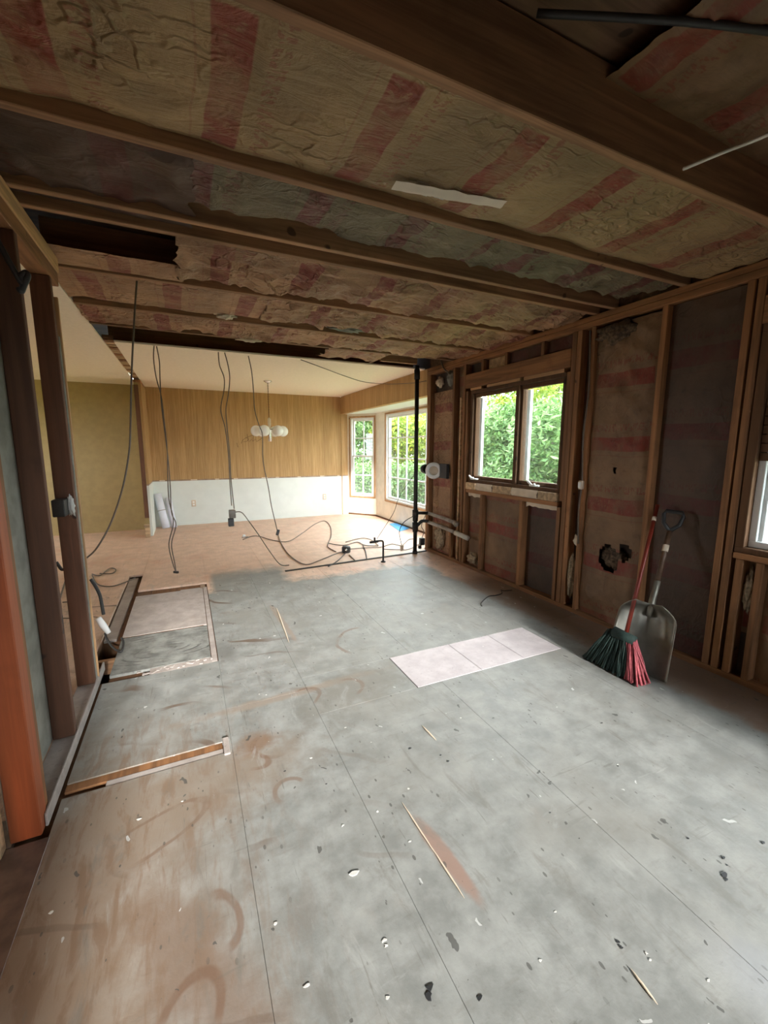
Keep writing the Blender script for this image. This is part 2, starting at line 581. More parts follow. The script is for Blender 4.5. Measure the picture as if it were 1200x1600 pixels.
    # old adhesive drawn out in arcs
    vw = t.mapped(t.pos, loc=(0.3, -0.9, 0), rot=(0, 0, 0.5))
    arcs = t.n.new('ShaderNodeTexWave')
    arcs.wave_type = 'RINGS'
    t.link(vw, arcs.inputs['Vector'])
    arcs.inputs['Scale'].default_value = 1.3
    arcs.inputs['Distortion'].default_value = 9.0
    arcs.inputs['Detail'].default_value = 3.0
    arcm = t.math('MULTIPLY', t.sstep(arcs.outputs['Fac'], 0.93, 0.985), t.sstep(t.noise(1.9, 2, 0.5), 0.5, 0.62))
    arcm = t.math('MULTIPLY', arcm, t.sstep(X, 0.3, 0.9, 1, 0))
    arcm = t.math('MULTIPLY', arcm, t.math('MULTIPLY', t.sstep(X, 0.3, 1.1, 1, 0), t.sstep(Y, 4.3, 4.8, 1, 0)))
    c = spot(c, arcm, (0.13, 0.085, 0.06), 0.85)
    kitchen = t.sstep(Y, 4.5, 4.9, 1, 0.12)
    # scuffs, specks and chips of paint
    v = t.n.new('ShaderNodeTexVoronoi')
    v.inputs['Scale'].default_value = 21.0
    v.inputs['Randomness'].default_value = 1.0
    wv = t.n.new('ShaderNodeVectorMath')
    wv.operation = 'MULTIPLY_ADD'
    t.link(t.noise(11.0, 3, 0.6, color=True), wv.inputs[0])
    wv.inputs[1].default_value = (0.09, 0.09, 0.0)
    t.link(t.mapped(t.pos, scale=(1, 0.62, 1)), wv.inputs[2])
    t.link(wv.outputs[0], v.inputs['Vector'])
    size = t.sep(v.outputs['Color'])
    rad = t.math('MULTIPLY', t.math('POWER', size[0], 4.0), 0.20)
    near = t.math('LESS_THAN', v.outputs['Distance'], rad)
    dark = t.math('MULTIPLY', near, t.math('GREATER_THAN', size[1], 0.30))
    lite = t.math('MULTIPLY', near, t.math('LESS_THAN', size[1], 0.30))
    c = spot(c, t.math('MULTIPLY', dark, kitchen), (0.07, 0.068, 0.063), 0.8)
    c = spot(c, lite, (0.55, 0.55, 0.53), 0.8)
    patchy = t.sstep(t.noise(1.3, 3, 0.6), 0.44, 0.60)
    v2 = t.n.new('ShaderNodeTexVoronoi')
    v2.inputs['Scale'].default_value = 55.0
    t.link(t.mapped(t.pos, rot=(0, 0, 0.5), scale=(1, 0.5, 1)), v2.inputs['Vector'])
    s2 = t.sep(v2.outputs['Color'])
    near2 = t.math('LESS_THAN', v2.outputs['Distance'], t.math('MULTIPLY', t.math('POWER', s2[0], 6.0), 0.30))
    near2 = t.math('MULTIPLY', near2, t.sstep(t.noise(2.2, 3, 0.6), 0.42, 0.58))
    c = spot(c, t.math('MULTIPLY', near2, kitchen), (0.07, 0.066, 0.06), 0.75)
    # shallow drag marks, running across and along
    for rot, sx, sy, lo, hi, col, k in ((0.9, 3, 34, 0.63, 0.70, (0.12, 0.115, 0.10), 0.45), (0.25, 3, 30, 0.66, 0.73, (0.40, 0.40, 0.38), 0.35), (0.15, 42, 2.5, 0.64, 0.72, (0.12, 0.10, 0.08), 0.5)):
        dm = t.noise(1.0, 4, 0.6, t.mapped(t.pos, rot=(0, 0, rot), scale=(sx, sy, 1)), 0.6)
        c = spot(c, t.math('MULTIPLY', t.math('MULTIPLY', t.sstep(dm, lo, hi), kitchen), patchy), col, k)
    scr = t.noise(1.0, 3, 0.7, t.mapped(t.pos, rot=(0, 0, -0.12), scale=(55, 5, 1)))
    c = spot(c, t.math('MULTIPLY', t.sstep(scr, 0.66, 0.74), kitchen), (0.12, 0.115, 0.10), 0.6)
    smear = t.noise(1.0, 6, 0.7, t.mapped(t.pos, rot=(0, 0, 0.35), scale=(9, 3, 1)), 0.8)
    c = spot(c, t.math('MULTIPLY', t.sstep(smear, 0.54, 0.70), kitchen), (0.16, 0.15, 0.13), 0.55)
    c = spot(c, t.sstep(smear, 0.28, 0.40, 1, 0), (0.38, 0.38, 0.36), 0.45)
    dust = t.noise(26.0, 5, 0.75)
    c = spot(c, t.math('MULTIPLY', t.sstep(dust, 0.62, 0.72), kitchen), (0.12, 0.112, 0.10), 0.5)
    pink = t.noise(3.1, 4, 0.65)
    c = spot(c, t.sstep(pink, 0.60, 0.74), (0.32, 0.275, 0.235), 0.22)
    t.color(c)
    t.rough(t.sstep(mid, 0.3, 0.7, 0.42, 0.62))
    h = t.math('ADD', t.math('MULTIPLY', mid, 0.7), t.math('MULTIPLY', fine, 0.35))
    h = t.math('ADD', h, t.math('MULTIPLY', near, -0.35))
    t.bump(h, 0.35, 0.006)
    return t.m


FLOOR = floor_material()


def patch_material(name, lo, hi, swirl=False):
    t = NT(name)
    mid = t.noise(9.0, 5, 0.65)
    c = t.mix(t.sstep(mid, 0.3, 0.7), lo, hi)
    c = t.mix(t.sstep(t.noise(45.0, 3, 0.6), 0.62, 0.72, 0, 0.6), c, tuple(x * 0.6 for x in lo))
    c = t.mix(t.sstep(t.noise(2.5, 3, 0.6), 0.52, 0.72, 0, 0.5), c, tuple(x * 0.8 for x in lo))
    h = mid
    if swirl:
        w = t.n.new('ShaderNodeTexWave')
        w.wave_type = 'RINGS'
        w.rings_direction = 'Z'
        w.inputs['Scale'].default_value = 6.0
        w.inputs['Distortion'].default_value = 5.0
        w.inputs['Detail'].default_value = 3.0
        vv = t.mapped(t.pos, loc=(0.20, -3.20, 0), scale=(1, 1, 1))
        vv = t.mapped(vv, rot=(0, 0, -0.25), scale=(0.62, 1.25, 1))
        t.link(vv, w.inputs['Vector'])
        line = t.sstep(w.outputs['Fac'], 0.80, 0.95)
        line = t.math('MULTIPLY', line, t.sstep(t.noise(5.0, 4, 0.65), 0.46, 0.60))
        c = t.mix(t.math('MULTIPLY', line, 0.7), c, (0.07, 0.067, 0.06))
        h = t.math('ADD', mid, t.math('MULTIPLY', line, -0.8))
    t.color(c)
    t.rough(0.6)
    t.bump(h, 0.4, 0.006)
    return t.m


PATCH = patch_material('pale_pink_plywood', (0.43, 0.385, 0.395), (0.53, 0.485, 0.49))
HATCH_P = patch_material('dusty_pink_plywood', (0.34, 0.29, 0.26), (0.46, 0.40, 0.365))
HATCH_G = patch_material('grey_smeared_plywood', (0.15, 0.15, 0.138), (0.31, 0.31, 0.285), True)
TANW = patch_material('pale_subfloor_wood', (0.25, 0.16, 0.105), (0.38, 0.27, 0.195))

# ------------------------------------------------------------------ floor
floor = empty('floor', 'worn plywood floor with patchy grey paint, dust and scraped adhesive', 'floor', kind='structure')
xs = [-4.3, -0.66, -0.525, -0.40, 0.045, 0.066, 2.96, 3.7]
ys = [-1.75, 2.90, 3.49, 3.544, 3.60, 4.55, 4.69, 8.7]
deep = {(1, 1), (1, 2), (1, 3), (2, 2), (3, 2), (4, 2), (3, 5)}
sub = MB()
for i in range(len(xs) - 1):
    for j in range(len(ys) - 1):
        z1 = -0.28 if (i, j) in deep else (-0.05 if (i == 1 and j >= 2) else -0.020)
        sub.box(xs[i], xs[i + 1], ys[j], ys[j + 1], -0.36, z1)
sub.build('subfloor', W_SASH, floor)
board('dark_soil', -0.66, -0.525, 2.9, 3.60, -0.279, -0.270, DIRT, floor, 0)
board('dark_soil', -0.40, 0.045, 4.55, 4.69, -0.279, -0.270, DIRT, floor, 0)
board('floor_joist', -0.66, -0.525, 3.22, 3.26, -0.12, -0.022, W_X, floor)
G = 0.0005
sheets = [
    (-0.55, 0.11, -1.6, 1.93), (-0.55, 0.11, 2.015, 2.86), (0.091, 0.11, 1.93, 2.015),
    (0.11, 0.56, -1.6, 2.28), (0.11, 0.56, 2.28, 4.70),
    (0.56, 1.33, -1.6, 2.02), (0.56, 1.165, 2.02, 2.415), (0.56, 1.33, 2.415, 4.70),
    (1.33, 2.25, -1.6, 2.02), (1.33, 2.25, 2.415, 4.30), (2.25, 2.96, -1.6, 2.02), (2.345, 2.96, 2.02, 2.415),
    (2.25, 2.96, 2.415, 4.36), (1.33, 1.69, 4.30, 4.76), (1.69, 2.25, 4.30, 4.80), (2.25, 2.96, 4.36, 4.80),
    (-0.525, 0.11, 4.70, 6.2), (0.11, 0.75, 4.70, 6.2), (0.75, 1.33, 4.70, 6.2), (1.33, 1.69, 4.76, 6.2), (1.69, 2.96, 4.80, 6.2),
    (-0.525, 0.9, 6.2, 8.5), (0.9, 2.1, 6.2, 7.4), (2.1, 2.96, 6.2, 7.4), (0.9, 2.96, 7.4, 8.5),
    (-0.66, -0.525, 5.3, 8.5),
    (-1.9, -0.66, 1.9, 4.3), (-1.9, -0.66, 4.3, 6.8), (-1.9, -0.66, 6.8, 8.5), (-4.2, -1.9, 1.9, 5.2), (-4.2, -1.9, 5.2, 8.5),
]
for a in sheets:
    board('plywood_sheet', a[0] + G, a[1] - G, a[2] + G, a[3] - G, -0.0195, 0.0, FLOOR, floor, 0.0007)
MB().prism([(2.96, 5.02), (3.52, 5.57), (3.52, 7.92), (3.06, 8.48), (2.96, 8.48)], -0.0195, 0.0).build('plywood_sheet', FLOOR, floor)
for a in [(1.17, 1.642, 2.022, 2.412), (1.645, 2.0, 2.022, 2.412), (2.003, 2.342, 2.022, 2.412)]:
    board('patch_board', *a, -0.0195, 0.0006, PATCH, floor, 0.0015)
h = board('hatch_board', -0.525, 0.065, 2.945, 3.520, -0.0195, 0.0, HATCH_G, floor, 0.002)
h['label'] = 'grey hatch board smeared with old adhesive rings'
h = board('hatch_board', -0.525, 0.065, 3.545, 4.52, -0.0195, -0.001, HATCH_P, floor, 0.002)
h['label'] = 'pinkish bare hatch board'
board('filler_strip', 0.07, 0.105, 2.88, 4.55, -0.0195, -0.004, HATCH_P, floor, 0.001)
board('filler_strip', -0.30, 0.07, 2.862, 2.944, -0.0195, -0.001, HATCH_P, floor, 0.002)
board('filler_strip', -0.52, 0.04, 3.5215, 3.5435, -0.0195, -0.004, W_SASH, floor, 0.001)  # dark strip laid in the open joint to stand in for its shade
board('filler_strip', 0.046, 0.09, 4.55, 4.69, -0.0195, -0.012, TANW, floor, 0.001)
board('filler_strip', -0.14, 0.045, 4.53, 4.575, -0.0195, -0.010, HATCH_P, floor, 0.001)
board('trench_plank', -0.655, -0.57, 3.60, 5.28, -0.050, -0.030, HATCH_P, floor)
board('groove_filler', -0.40, 0.07, 1.931, 1.968, -0.0195, -0.003, HATCH_P, floor, 0.002)
board('groove_filler', -0.55, 0.07, 1.970, 2.014, -0.0195, -0.005, W_Y, floor, 0.001)
board('groove_end', 0.072, 0.10, 1.905, 2.03, 0.0005, 0.010, HATCH_P, floor, 0.003)
board('linoleum_strip', -2.6, -0.545, -1.6, 1.745, -0.0195, 0.0008, LINO, floor, 0.001)
board('linoleum_strip', -2.6, -0.66, 1.75, 1.898, -0.0195, 0.0006, LINO, floor, 0.001)
# broken filler along the near edge of the hatch
for k in range(16):
    x = -0.36 + k * 0.028 + random.uniform(-.008, .008)
    s = random.uniform(.008, .02)
    m = Matrix.Translation((x, 2.90 + random.uniform(-.03, .03), .004)) @ Matrix.Rotation(random.uniform(0, 3), 4, 'Z')
    MB().box(-s, s, -s * .6, s * .6, -.003, .003, .0012, m).build('filler_crumb', HATCH_P, floor)

# ------------------------------------------------------------------ right wall
wall_right = empty('wall_right', 'right wall stripped to studs and paper faced insulation', 'wall', kind='structure')
WX0, WX1 = 2.95, 3.04
sh = MB()
for y0, y1, z0, z1 in [(-1.7, 0.42, 0, 2.7), (0.42, 1.34, 0, 0.80), (0.42, 1.34, 1.40, 2.7), (1.34, 2.70, 0, 2.7), (2.70, 4.02, 0, 0.99),
                       (2.70, 4.02, 2.06, 2.7), (4.02, 4.97, 0, 2.7)]:
    sh.box(3.045, 3.09, y0, y1, z0 - 0.0, z1)
sh.build('sheathing', SHEATH, wall_right)
board('bottom_plate', WX0, WX1, -1.6, 4.97, 0.001, 0.040, W_Y, wall_right)
board('top_plate', WX0, WX1, -1.6, 4.97, 2.355, 2.398, W_Y, wall_right)
board('top_plate', WX0 + .003, WX1, -1.6, 4.97, 2.400, 2.442, W_Y, wall_right)
board('rim_joist', WX0 + .045, WX1, -1.6, 4.97, 2.444, 2.68, DECK, wall_right)


def stud(y0, y1, z0=0.041, z1=2.354, x0=WX0, x1=WX1, mat=None, par=None, name='stud'):
    return board(name, x0 + random.uniform(-.002, .002), x1, y0, y1, z0, z1, mat or W_Z, par or wall_right)


for y0, y1 in [(4.93, 4.968), (4.885, 4.925), (4.34, 4.378), (4.12, 4.16), (2.60, 2.645), (2.552, 2.596), (2.425, 2.463), (1.88, 1.918),
               (1.405, 1.443), (1.352, 1.392), (0.36, 0.398), (-0.25, -0.21), (-0.86, -0.82), (-1.5, -1.46)]:
    stud(y0, y1)
# window 1 framing
stud(4.06, 4.098, 0.041, 2.05, name='jack_stud')
stud(2.66, 2.698, 0.041, 0.898, name='jack_stud')
stud(2.655, 2.693, 0.95, 2.05, x0=2.965, name='jack_stud')
board('window_header', WX0, WX1, 2.65, 4.115, 2.085, 2.235, W_Y, wall_right)
board('window_header_shim', WX0 + .01, WX1, 2.72, 3.2, 2.052, 2.084, W_TRIMY, wall_right)
board('window_header_shim', WX0 + .012, WX1, 3.25, 3.75, 2.055, 2.084, W_TRIMY, wall_right)
board('window_header_shim', WX0 + .02, WX1, 3.85, 4.05, 2.056, 2.084, W_TRIMY, wall_right)
for y in (3.80, 3.43, 2.95):
    stud(y, y + .038, 2.237, 2.354, name='cripple_stud')
board('cavity_board', WX0 + .06, WX1, 3.48, 3.79, 2.24, 2.35, W_LIGHT, wall_right)
board('window_sill_plate', WX0, WX1, 2.70, 4.05, 0.90, 0.938, W_Y, wall_right)
for y0, y1, d in [(2.705, 2.93, 0), (3.30, 3.58, .004), (3.88, 4.05, -.004)]:
    board('sill_block', WX0 - .004 + d, WX1, y0, y1, 0.94, 1.018, W_LIGHT, wall_right, .004)
stud(3.74, 3.778, 0.041, 0.898, name='cripple_stud')
stud(3.125, 3.163, 0.041, 0.898, name='cripple_stud')
board('stud_splinter', WX0 + .02, WX0 + .05, 4.22, 4.245, 0.041, 2.0, W_LIGHT, wall_right)
# window 2 framing
board('window_sill_plate', WX0 - .01, WX1, 0.40, 1.34, 0.765, 0.80, W_Y, wall_right)
board('window_header', WX0, WX1, 0.40, 1.350, 2.10, 2.25, W_Y, wall_right)
stud(1.29, 1.328, 0.041, 0.763, name='cripple_stud')
stud(1.19, 1.228, 0.041, 0.763, name='cripple_stud')
stud(0.80, 0.838, 0.041, 0.763, name='cripple_stud')
# foam and splinters in the shim space under window 1
for y0, y1 in [(2.94, 3.29), (3.59, 3.87)]:
    mb = MB()
    mb.grid(14, 6, lambda u, v, y0=y0, y1=y1: Vector((WX0 + .012 - .028 * math.sin(PI * v) * (0.5 + noise.noise(Vector((u * 6, v * 3, y0))))
                                                       , y0 + u * (y1 - y0), 0.94 + .08 * v)), lambda u, v: (u, v))
    mb.build('foam_filler', TORN, wall_right, True)


def batt(name, parent, mat, plane, u0, u1, v0, v1, base, depth, amp, seed, uoff=0.0, res=0.024, sag=0.0, label=None, freq=1.0, holes=(), rough=0.0, far=0.0):
    """paper faced insulation: 'c' hangs between joists (u = x, v = y, facing down), 'w' stands between studs (u = z, v = y, facing the room)"""
    nu, nv = max(4, int((u1 - u0) / res)), max(4, int((v1 - v0) / res))

    def disp(u, v, s, t_):
        p = Vector((u * 2.6 * freq, v * 3.2 * freq, seed * 3.7))
        d = noise.noise(p) * 0.6 + noise.noise(p * 2.3) * 0.4
        r = 1 - abs(noise.noise(p * 1.7 + Vector((9, 2, seed)))) * 2
        q = 1 - abs(noise.noise(Vector((u * 5.5 * freq + noise.noise(p) * 1.5, v * 9 * freq, seed)))) * 2
        d = d + 0.5 * r * abs(r) + 0.45 * q * abs(q)
        edge = min(1.0, 8 * min(t_, 1 - t_))
        return amp * d * (0.35 + 0.65 * edge) + depth * (1 - (2 * t_ - 1) ** 4) + sag * math.sin(PI * s) - far * max(0.0, (t_ - 0.80 - 0.12 * noise.noise(Vector((u * 3, seed, 1)))) / 0.2) ** 1.3

    def fn(s, t_):
        u, v = u0 + s * (u1 - u0), v0 + t_ * (v1 - v0)
        e = rough * noise.noise(Vector((v * 14, seed, 0))) if s in (0.0, 1.0) else 0.0
        d = disp(u, v, s, t_)
        return Vector((u + e, v, base - d)) if plane == 'c' else Vector((base - d, v, u + e))

    mb = MB()
    mb.grid(nu, nv, fn, lambda s, t_: (u0 + s * (u1 - u0) + uoff, t_))
    if holes:
        bad = []
        for f in mb.bm.faces:
            c = f.calc_center_median()
            a, b = (c.x, c.y) if plane == 'c' else (c.z, c.y)
            for hu, hv, ru, rv in holes:
                k = noise.noise(Vector((a * 12, b * 12, seed))) * .5
                if ((a - hu) / ru) ** 2 + ((b - hv) / rv) ** 2 < 1 + k:
                    bad.append(f)
                    break
        bmesh.ops.delete(mb.bm, geom=bad, context='FACES')
    o = mb.build(name, mat, parent, True, False)
    if label:
        o['label'] = label
    return o


PIP = 'paper_faced_batt'
batt(PIP, wall_right, KRAFT_P, 'w', 0.04, 2.12, 4.38, 4.885, 3.015, .012, .012, 21, .1, label='bare brown paper facing between the corner studs')
batt(PIP, wall_right, KRAFT_W, 'w', 0.04, 2.35, 4.16, 4.34, 3.03, .0, .03, 22, .3)
batt(PIP, wall_right, KRAFT_W, 'w', 0.04, 0.90, 3.778, 4.06, 3.02, .0, .025, 23, .1)
batt(PIP, wall_right, KRAFT_W, 'w', 0.04, 0.87, 3.163, 3.74, 3.01, .02, .012, 24, -.44)
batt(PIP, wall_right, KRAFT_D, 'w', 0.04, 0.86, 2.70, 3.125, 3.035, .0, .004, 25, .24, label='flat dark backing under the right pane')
batt(PIP, wall_right, KRAFT_W, 'w', 0.04, 2.33, 1.918, 2.425, 2.985, .014, .026, 26, .09, holes=((0.56, 2.17, .10, .09), (0.63, 2.05, .07, .05), (1.24, 2.17, .02, .02)),
     label='torn kraft facing with red print bands')
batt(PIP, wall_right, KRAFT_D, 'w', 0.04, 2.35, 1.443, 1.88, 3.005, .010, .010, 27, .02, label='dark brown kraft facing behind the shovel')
batt(PIP, wall_right, KRAFT_W, 'w', 0.04, 0.76, 0.838, 1.19, 3.015, .010, .010, 28, .2)
batt(PIP, wall_right, KRAFT_W, 'w', 0.30, 0.76, 1.228, 1.29, 3.03, .0, .014, 29, .2)
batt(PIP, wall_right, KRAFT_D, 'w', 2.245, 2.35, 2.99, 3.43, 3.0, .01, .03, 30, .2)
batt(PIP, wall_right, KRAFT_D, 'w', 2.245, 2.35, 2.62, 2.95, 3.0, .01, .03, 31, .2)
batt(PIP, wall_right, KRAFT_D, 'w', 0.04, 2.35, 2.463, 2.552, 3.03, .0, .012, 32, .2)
batt(PIP, wall_right, KRAFT_W, 'w', 0.04, 2.35, -0.21, 0.36, 3.0, .01, .012, 33, .2)
batt(PIP, wall_right, KRAFT_W, 'w', 0.04, 2.35, -0.82, -0.25, 3.0, .01, .012, 34, .2)


def wool(name, parent, c, r, seed, mat=FIBER, n=14, sq=(1, 1, 1)):
    def fn(u, v):
        th, ph = u * 2 * PI, (v - .5) * PI
        d = Vector((math.cos(th) * math.cos(ph), math.sin(th) * math.cos(ph), math.sin(ph)))
        k = 1 + .55 * noise.noise(d * 2.4 + Vector((seed, 0, 0))) + .3 * noise.noise(d * 6 + Vector((0, seed, 0)))
        return Vector(c) + Vector((d.x * sq[0], d.y * sq[1], d.z * sq[2])) * r * k
    return MB().grid(n * 2, n, fn).build(name, mat, parent, True)


wool('glass_wool_tuft', wall_right, (3.01, 2.16, .56), .095, 1, WOOL, n=12, sq=(.35, 1, .9))
wool('glass_wool_tuft', wall_right, (2.99, 4.72, 2.24), .07, 2, TORN, sq=(.6, .8, .8))
wool('glass_wool_tuft', wall_right, (2.99, 4.46, 2.25), .085, 3, DRYWALL, sq=(.6, .7, .9))
wool('glass_wool_tuft', wall_right, (2.985, 4.62, .25), .10, 4, sq=(.5, 1, 1.4))
wool('glass_wool_tuft', wall_right, (2.99, 3.92, .12), .09, 5, sq=(.5, 1, .7))
wool('glass_wool_tuft', wall_right, (2.985, 2.52, .30), .05, 6, sq=(.6, .6, 3.5))
wool('glass_wool_tuft', wall_right, (2.97, 2.475, .64), .035, 7, TORN, sq=(.6, .8, 1.3))
wool('glass_wool_tuft', wall_right, (3.0, 1.262, .57), .04, 8, sq=(.6, .6, 3.0))
wool('glass_wool_tuft', wall_right, (2.97, 1.30, 2.30), .05, 9, TORN, sq=(.5, .5, .8))
wool('glass_wool_tuft', wall_right, (2.97, 2.25, 2.27), .08, 10, WOOL, sq=(.5, 2.0, .8))
for k, (y0, y1) in enumerate([(2.72, 3.10), (3.18, 3.72), (3.79, 4.04)]):
    batt('torn_paper_fringe', wall_right, TORN if k != 1 else KRAFT_W, 'w', 0.86, 0.905, y0, y1, 2.985, .01, .02, 40 + k, 0.2, .02, rough=.03)

# ------------------------------------------------------------------ windows


def pane(parent, x0, x1, y0, y1, z0, z1, mat=None):
    return MB().box(x0, x1, y0, y1, z0, z1, 0, mat).build('pane', GLASS, parent)


w1 = empty('window_1', 'brown wooden double casement window in the stripped right wall', 'window', kind='structure')
fr = MB()
for a in [(2.70, 4.03, 1.015, 1.055), (2.70, 4.03, 2.015, 2.052), (2.70, 2.73, 1.055, 2.015), (3.99, 4.03, 1.055, 2.015), (3.256, 3.304, 1.055, 2.015)]:
    fr.box(2.968, 3.085, *a, .003)
fr.build('window_frame', W_SASH, w1)
for y0, y1 in [(2.732, 3.254), (3.306, 3.988)]:
    s = MB()
    for a in [(y0, y1, 1.057, 1.095), (y0, y1, 1.975, 2.013), (y0, y0 + .022, 1.095, 1.975), (y1 - .024, y1, 1.095, 1.975)]:
        s.box(2.995, 3.035, *a, .003)
    so = s.build('sash', W_SASH, w1)
    MB().box(3.05, 3.082, y1 - .066, y1 - .025, 1.098, 1.972, .002).build('exterior_stop', VINYL, so)
    pane(so, 3.012, 3.018, y0 + .022, y1 - .024, 1.095, 1.975)
for y in (3.90, 2.98):
    c = MB()
    c.box(2.935, 2.97, y - .055, y + .055, 1.056, 1.072, .004)
    c.tube(curve_pts([(2.945, y + .03, 1.07), (2.92, y + .05, 1.098), (2.90, y + .02, 1.10), (2.89, y - .03, 1.075), (2.885, y - .07, 1.085)]), .010, 8)
    c.build('crank_handle', WHITE, w1, True)

w2 = empty('window_2', 'white vinyl window near the shovel with brown shade over its top half', 'window', kind='structure')
fr = MB()
for a in [(0.42, 1.345, 0.80, 0.835), (0.42, 1.345, 2.06, 2.10), (1.30, 1.345, 0.835, 2.06), (0.42, 0.46, 0.835, 2.06)]:
    fr.box(2.955, 3.08, *a, .003)
fr.build('window_frame', W_SASH, w2)
s = MB()
for a in [(0.46, 1.30, 0.836, 0.875), (0.46, 1.30, 1.36, 1.40), (1.262, 1.30, 0.875, 1.36), (0.46, 0.50, 0.875, 1.36)]:
    s.box(3.0, 3.05, *a, .003)
for a in [(1.240, 1.262, 0.875, 1.36)]:
    s.box(3.02, 3.07, *a, .003)
so = s.build('sash', VINYL, w2)
pane(so, 3.03, 3.036, 0.50, 1.24, 0.875, 1.36)
sd = MB()
for k in range(14):
    z = 1.345 + k * .051
    sd.box(2.985, 2.993, 0.465, 1.295, z, z + .046, .002)
sd.build('slatted_shade', W_SASH, w2)

# ------------------------------------------------------------------ dining room: back wall, header, bay
wall_back = empty('wall_back', 'far dining room wall, tan wallpaper above a white lower half', 'wall', kind='structure')
BY = 8.46
MB().box(-0.60, 3.10, BY, BY + .1, 0.84, 2.44).build('wallpaper_field', WALLPAPER, wall_back)
MB().box(-0.60, 3.10, BY, BY + .1, 0.0, 0.815).build('white_lower_wall', WAINSCOT, wall_back)
MB().box(-0.60, 3.10, BY + .004, BY + .1, 0.815, 0.84).build('raw_rail_strip', TANW, wall_back)
board('baseboard_strip', -0.56, 2.94, BY - .006, BY - .0005, 0.0, 0.05, WAINSCOT, wall_back, .001)
for k in range(9):
    x = -0.45 + k * .42 + random.uniform(-.1, .1)
    MB().box(x, x + random.uniform(.05, .12), BY - .003, BY + .003, .82, .838, .001).build('torn_wallpaper_scrap', TORN, wall_back)
board('corner_bead', 2.955, 2.975, BY - .012, BY - .0005, 0.0, 2.10, WALLPAPER, wall_back, .002)
wall_left_far = empty('wall_left_room', 'plain olive painted far wall of the left room', 'wall', kind='structure')
MB().box(-4.3, -0.60, 8.30, 8.40, 0, 2.44).build('olive_wall_board', OLIVE, wall_left_far)
MB().box(-4.3, -4.2, -1.7, 6.4, 0, 2.7).box(-4.3, -4.2, 7.6, 8.4, 0, 2.7).box(-4.3, -4.2, 6.4, 7.6, 0, 0.95).box(-4.3, -4.2, 6.4, 7.6, 1.95, 2.7).build('outer_wall_board', OLIVE, wall_left_far)
wall_front = empty('wall_front', 'plain wall behind the viewer with a wide doorway', 'wall', kind='structure')
MB().box(-4.3, -0.3, -1.75, -1.62, -.02, 2.7).box(2.43, 3.1, -1.75, -1.62, -.02, 2.7).box(-0.3, 2.43, -1.75, -1.62, 2.1, 2.7).build('wall_board', DECK, wall_front)

sky_blocker = empty('sky_blocker', 'unseen dark passage added behind the viewer to cut sky light', 'sky_blocker', kind='structure')  # passage and fence added unseen behind the camera to cut sky light
MB().box(-0.60, 2.72, -9.0, -1.76, 4.86, 4.95).build('blocker_roof', DECK, sky_blocker)
MB().box(-0.60, -0.50, -9.0, -1.76, -.6, 4.86).build('blocker_wall', SHEATH, sky_blocker)
MB().box(2.62, 2.72, -9.0, -1.76, -.6, 4.86).build('blocker_wall', SHEATH, sky_blocker)
MB().box(-4.3, 3.1, -1.76, -1.70, 2.6, 4.9).build('blocker_gable', SHEATH, sky_blocker)
MB().box(-0.49, 2.61, -9.0, -1.76, -.49, -.45).build('blocker_floor', SHEATH, sky_blocker)  # added dark so the ground bounces little sunlight indoors
MB().box(-3.0, 5.0, -9.2, -9.1, -.6, 2.0).build('blocker_fence', SHEATH, sky_blocker)

# stub of the removed partition
stub = empty('wall_stub', 'short stub of the removed partition with a bare brown end stud', 'wall', kind='structure')
MB().box(-0.60, -0.565, 7.62, BY - .001, 0.84, 2.40).build('wallpaper_field', WALLPAPER, stub)
MB().box(-0.60, -0.565, 7.62, BY - .001, 0.0, 0.815).build('white_lower_wall', WAINSCOT, stub)
MB().box(-0.60, -0.569, 7.62, BY - .001, 0.815, 0.84).build('raw_rail_strip', TANW, stub)
board('end_stud', -0.66, -0.602, 7.60, 7.64, 0.30, 2.36, W_DARK, stub)
MB().box(-0.66, -0.602, 7.645, 8.299, 0.0, 2.40).build('drywall_face', OLIVE, stub)
board('stub_plate', -0.66, -0.565, 7.58, 8.455, 2.401, 2.438, W_Y, stub)
blk = tag(MB().box(-0.665, -0.60, 7.50, 7.595, .0005, .16, .004).box(-0.68, -0.60, 7.52, 7.597, .161, .20, .004).build('wood_block', W_LIGHT),
          'pale wood offcuts stacked at the foot of the partition stub', 'wood block')

# wall over the bay and the bay itself
header = empty('wall_header', 'tan wallpapered wall band above the bay window', 'wall', kind='structure')
MB().box(2.95, 3.05, 4.975, BY - .001, 2.10, 2.44).build('wallpaper_band', WALLPAPER, header)
MB().box(3.052, 3.12, 4.90, 8.7, 2.21, 2.75).build('outer_board', SHEATH, header)
bay = empty('wall_bay', 'cream plaster bay around the two white gridded windows', 'wall', kind='structure')
MB().prism([(3.051, 4.99), (3.66, 5.48), (3.66, 7.98), (3.10, 8.62), (3.051, 8.62)], 2.10, 2.2).build('bay_soffit', VINYL, bay)
# front: x = 3.5; side: from B0 to B1
B0, B1 = Vector((3.10, BY, 0)), Vector((3.52, 7.92, 0))
side_dir = (B1 - B0).normalized()
side_len = (B1 - B0).length
side_nrm = Vector((side_dir.y, -side_dir.x, 0))      # points into the room
if side_nrm.x > 0:
    side_nrm = -side_nrm
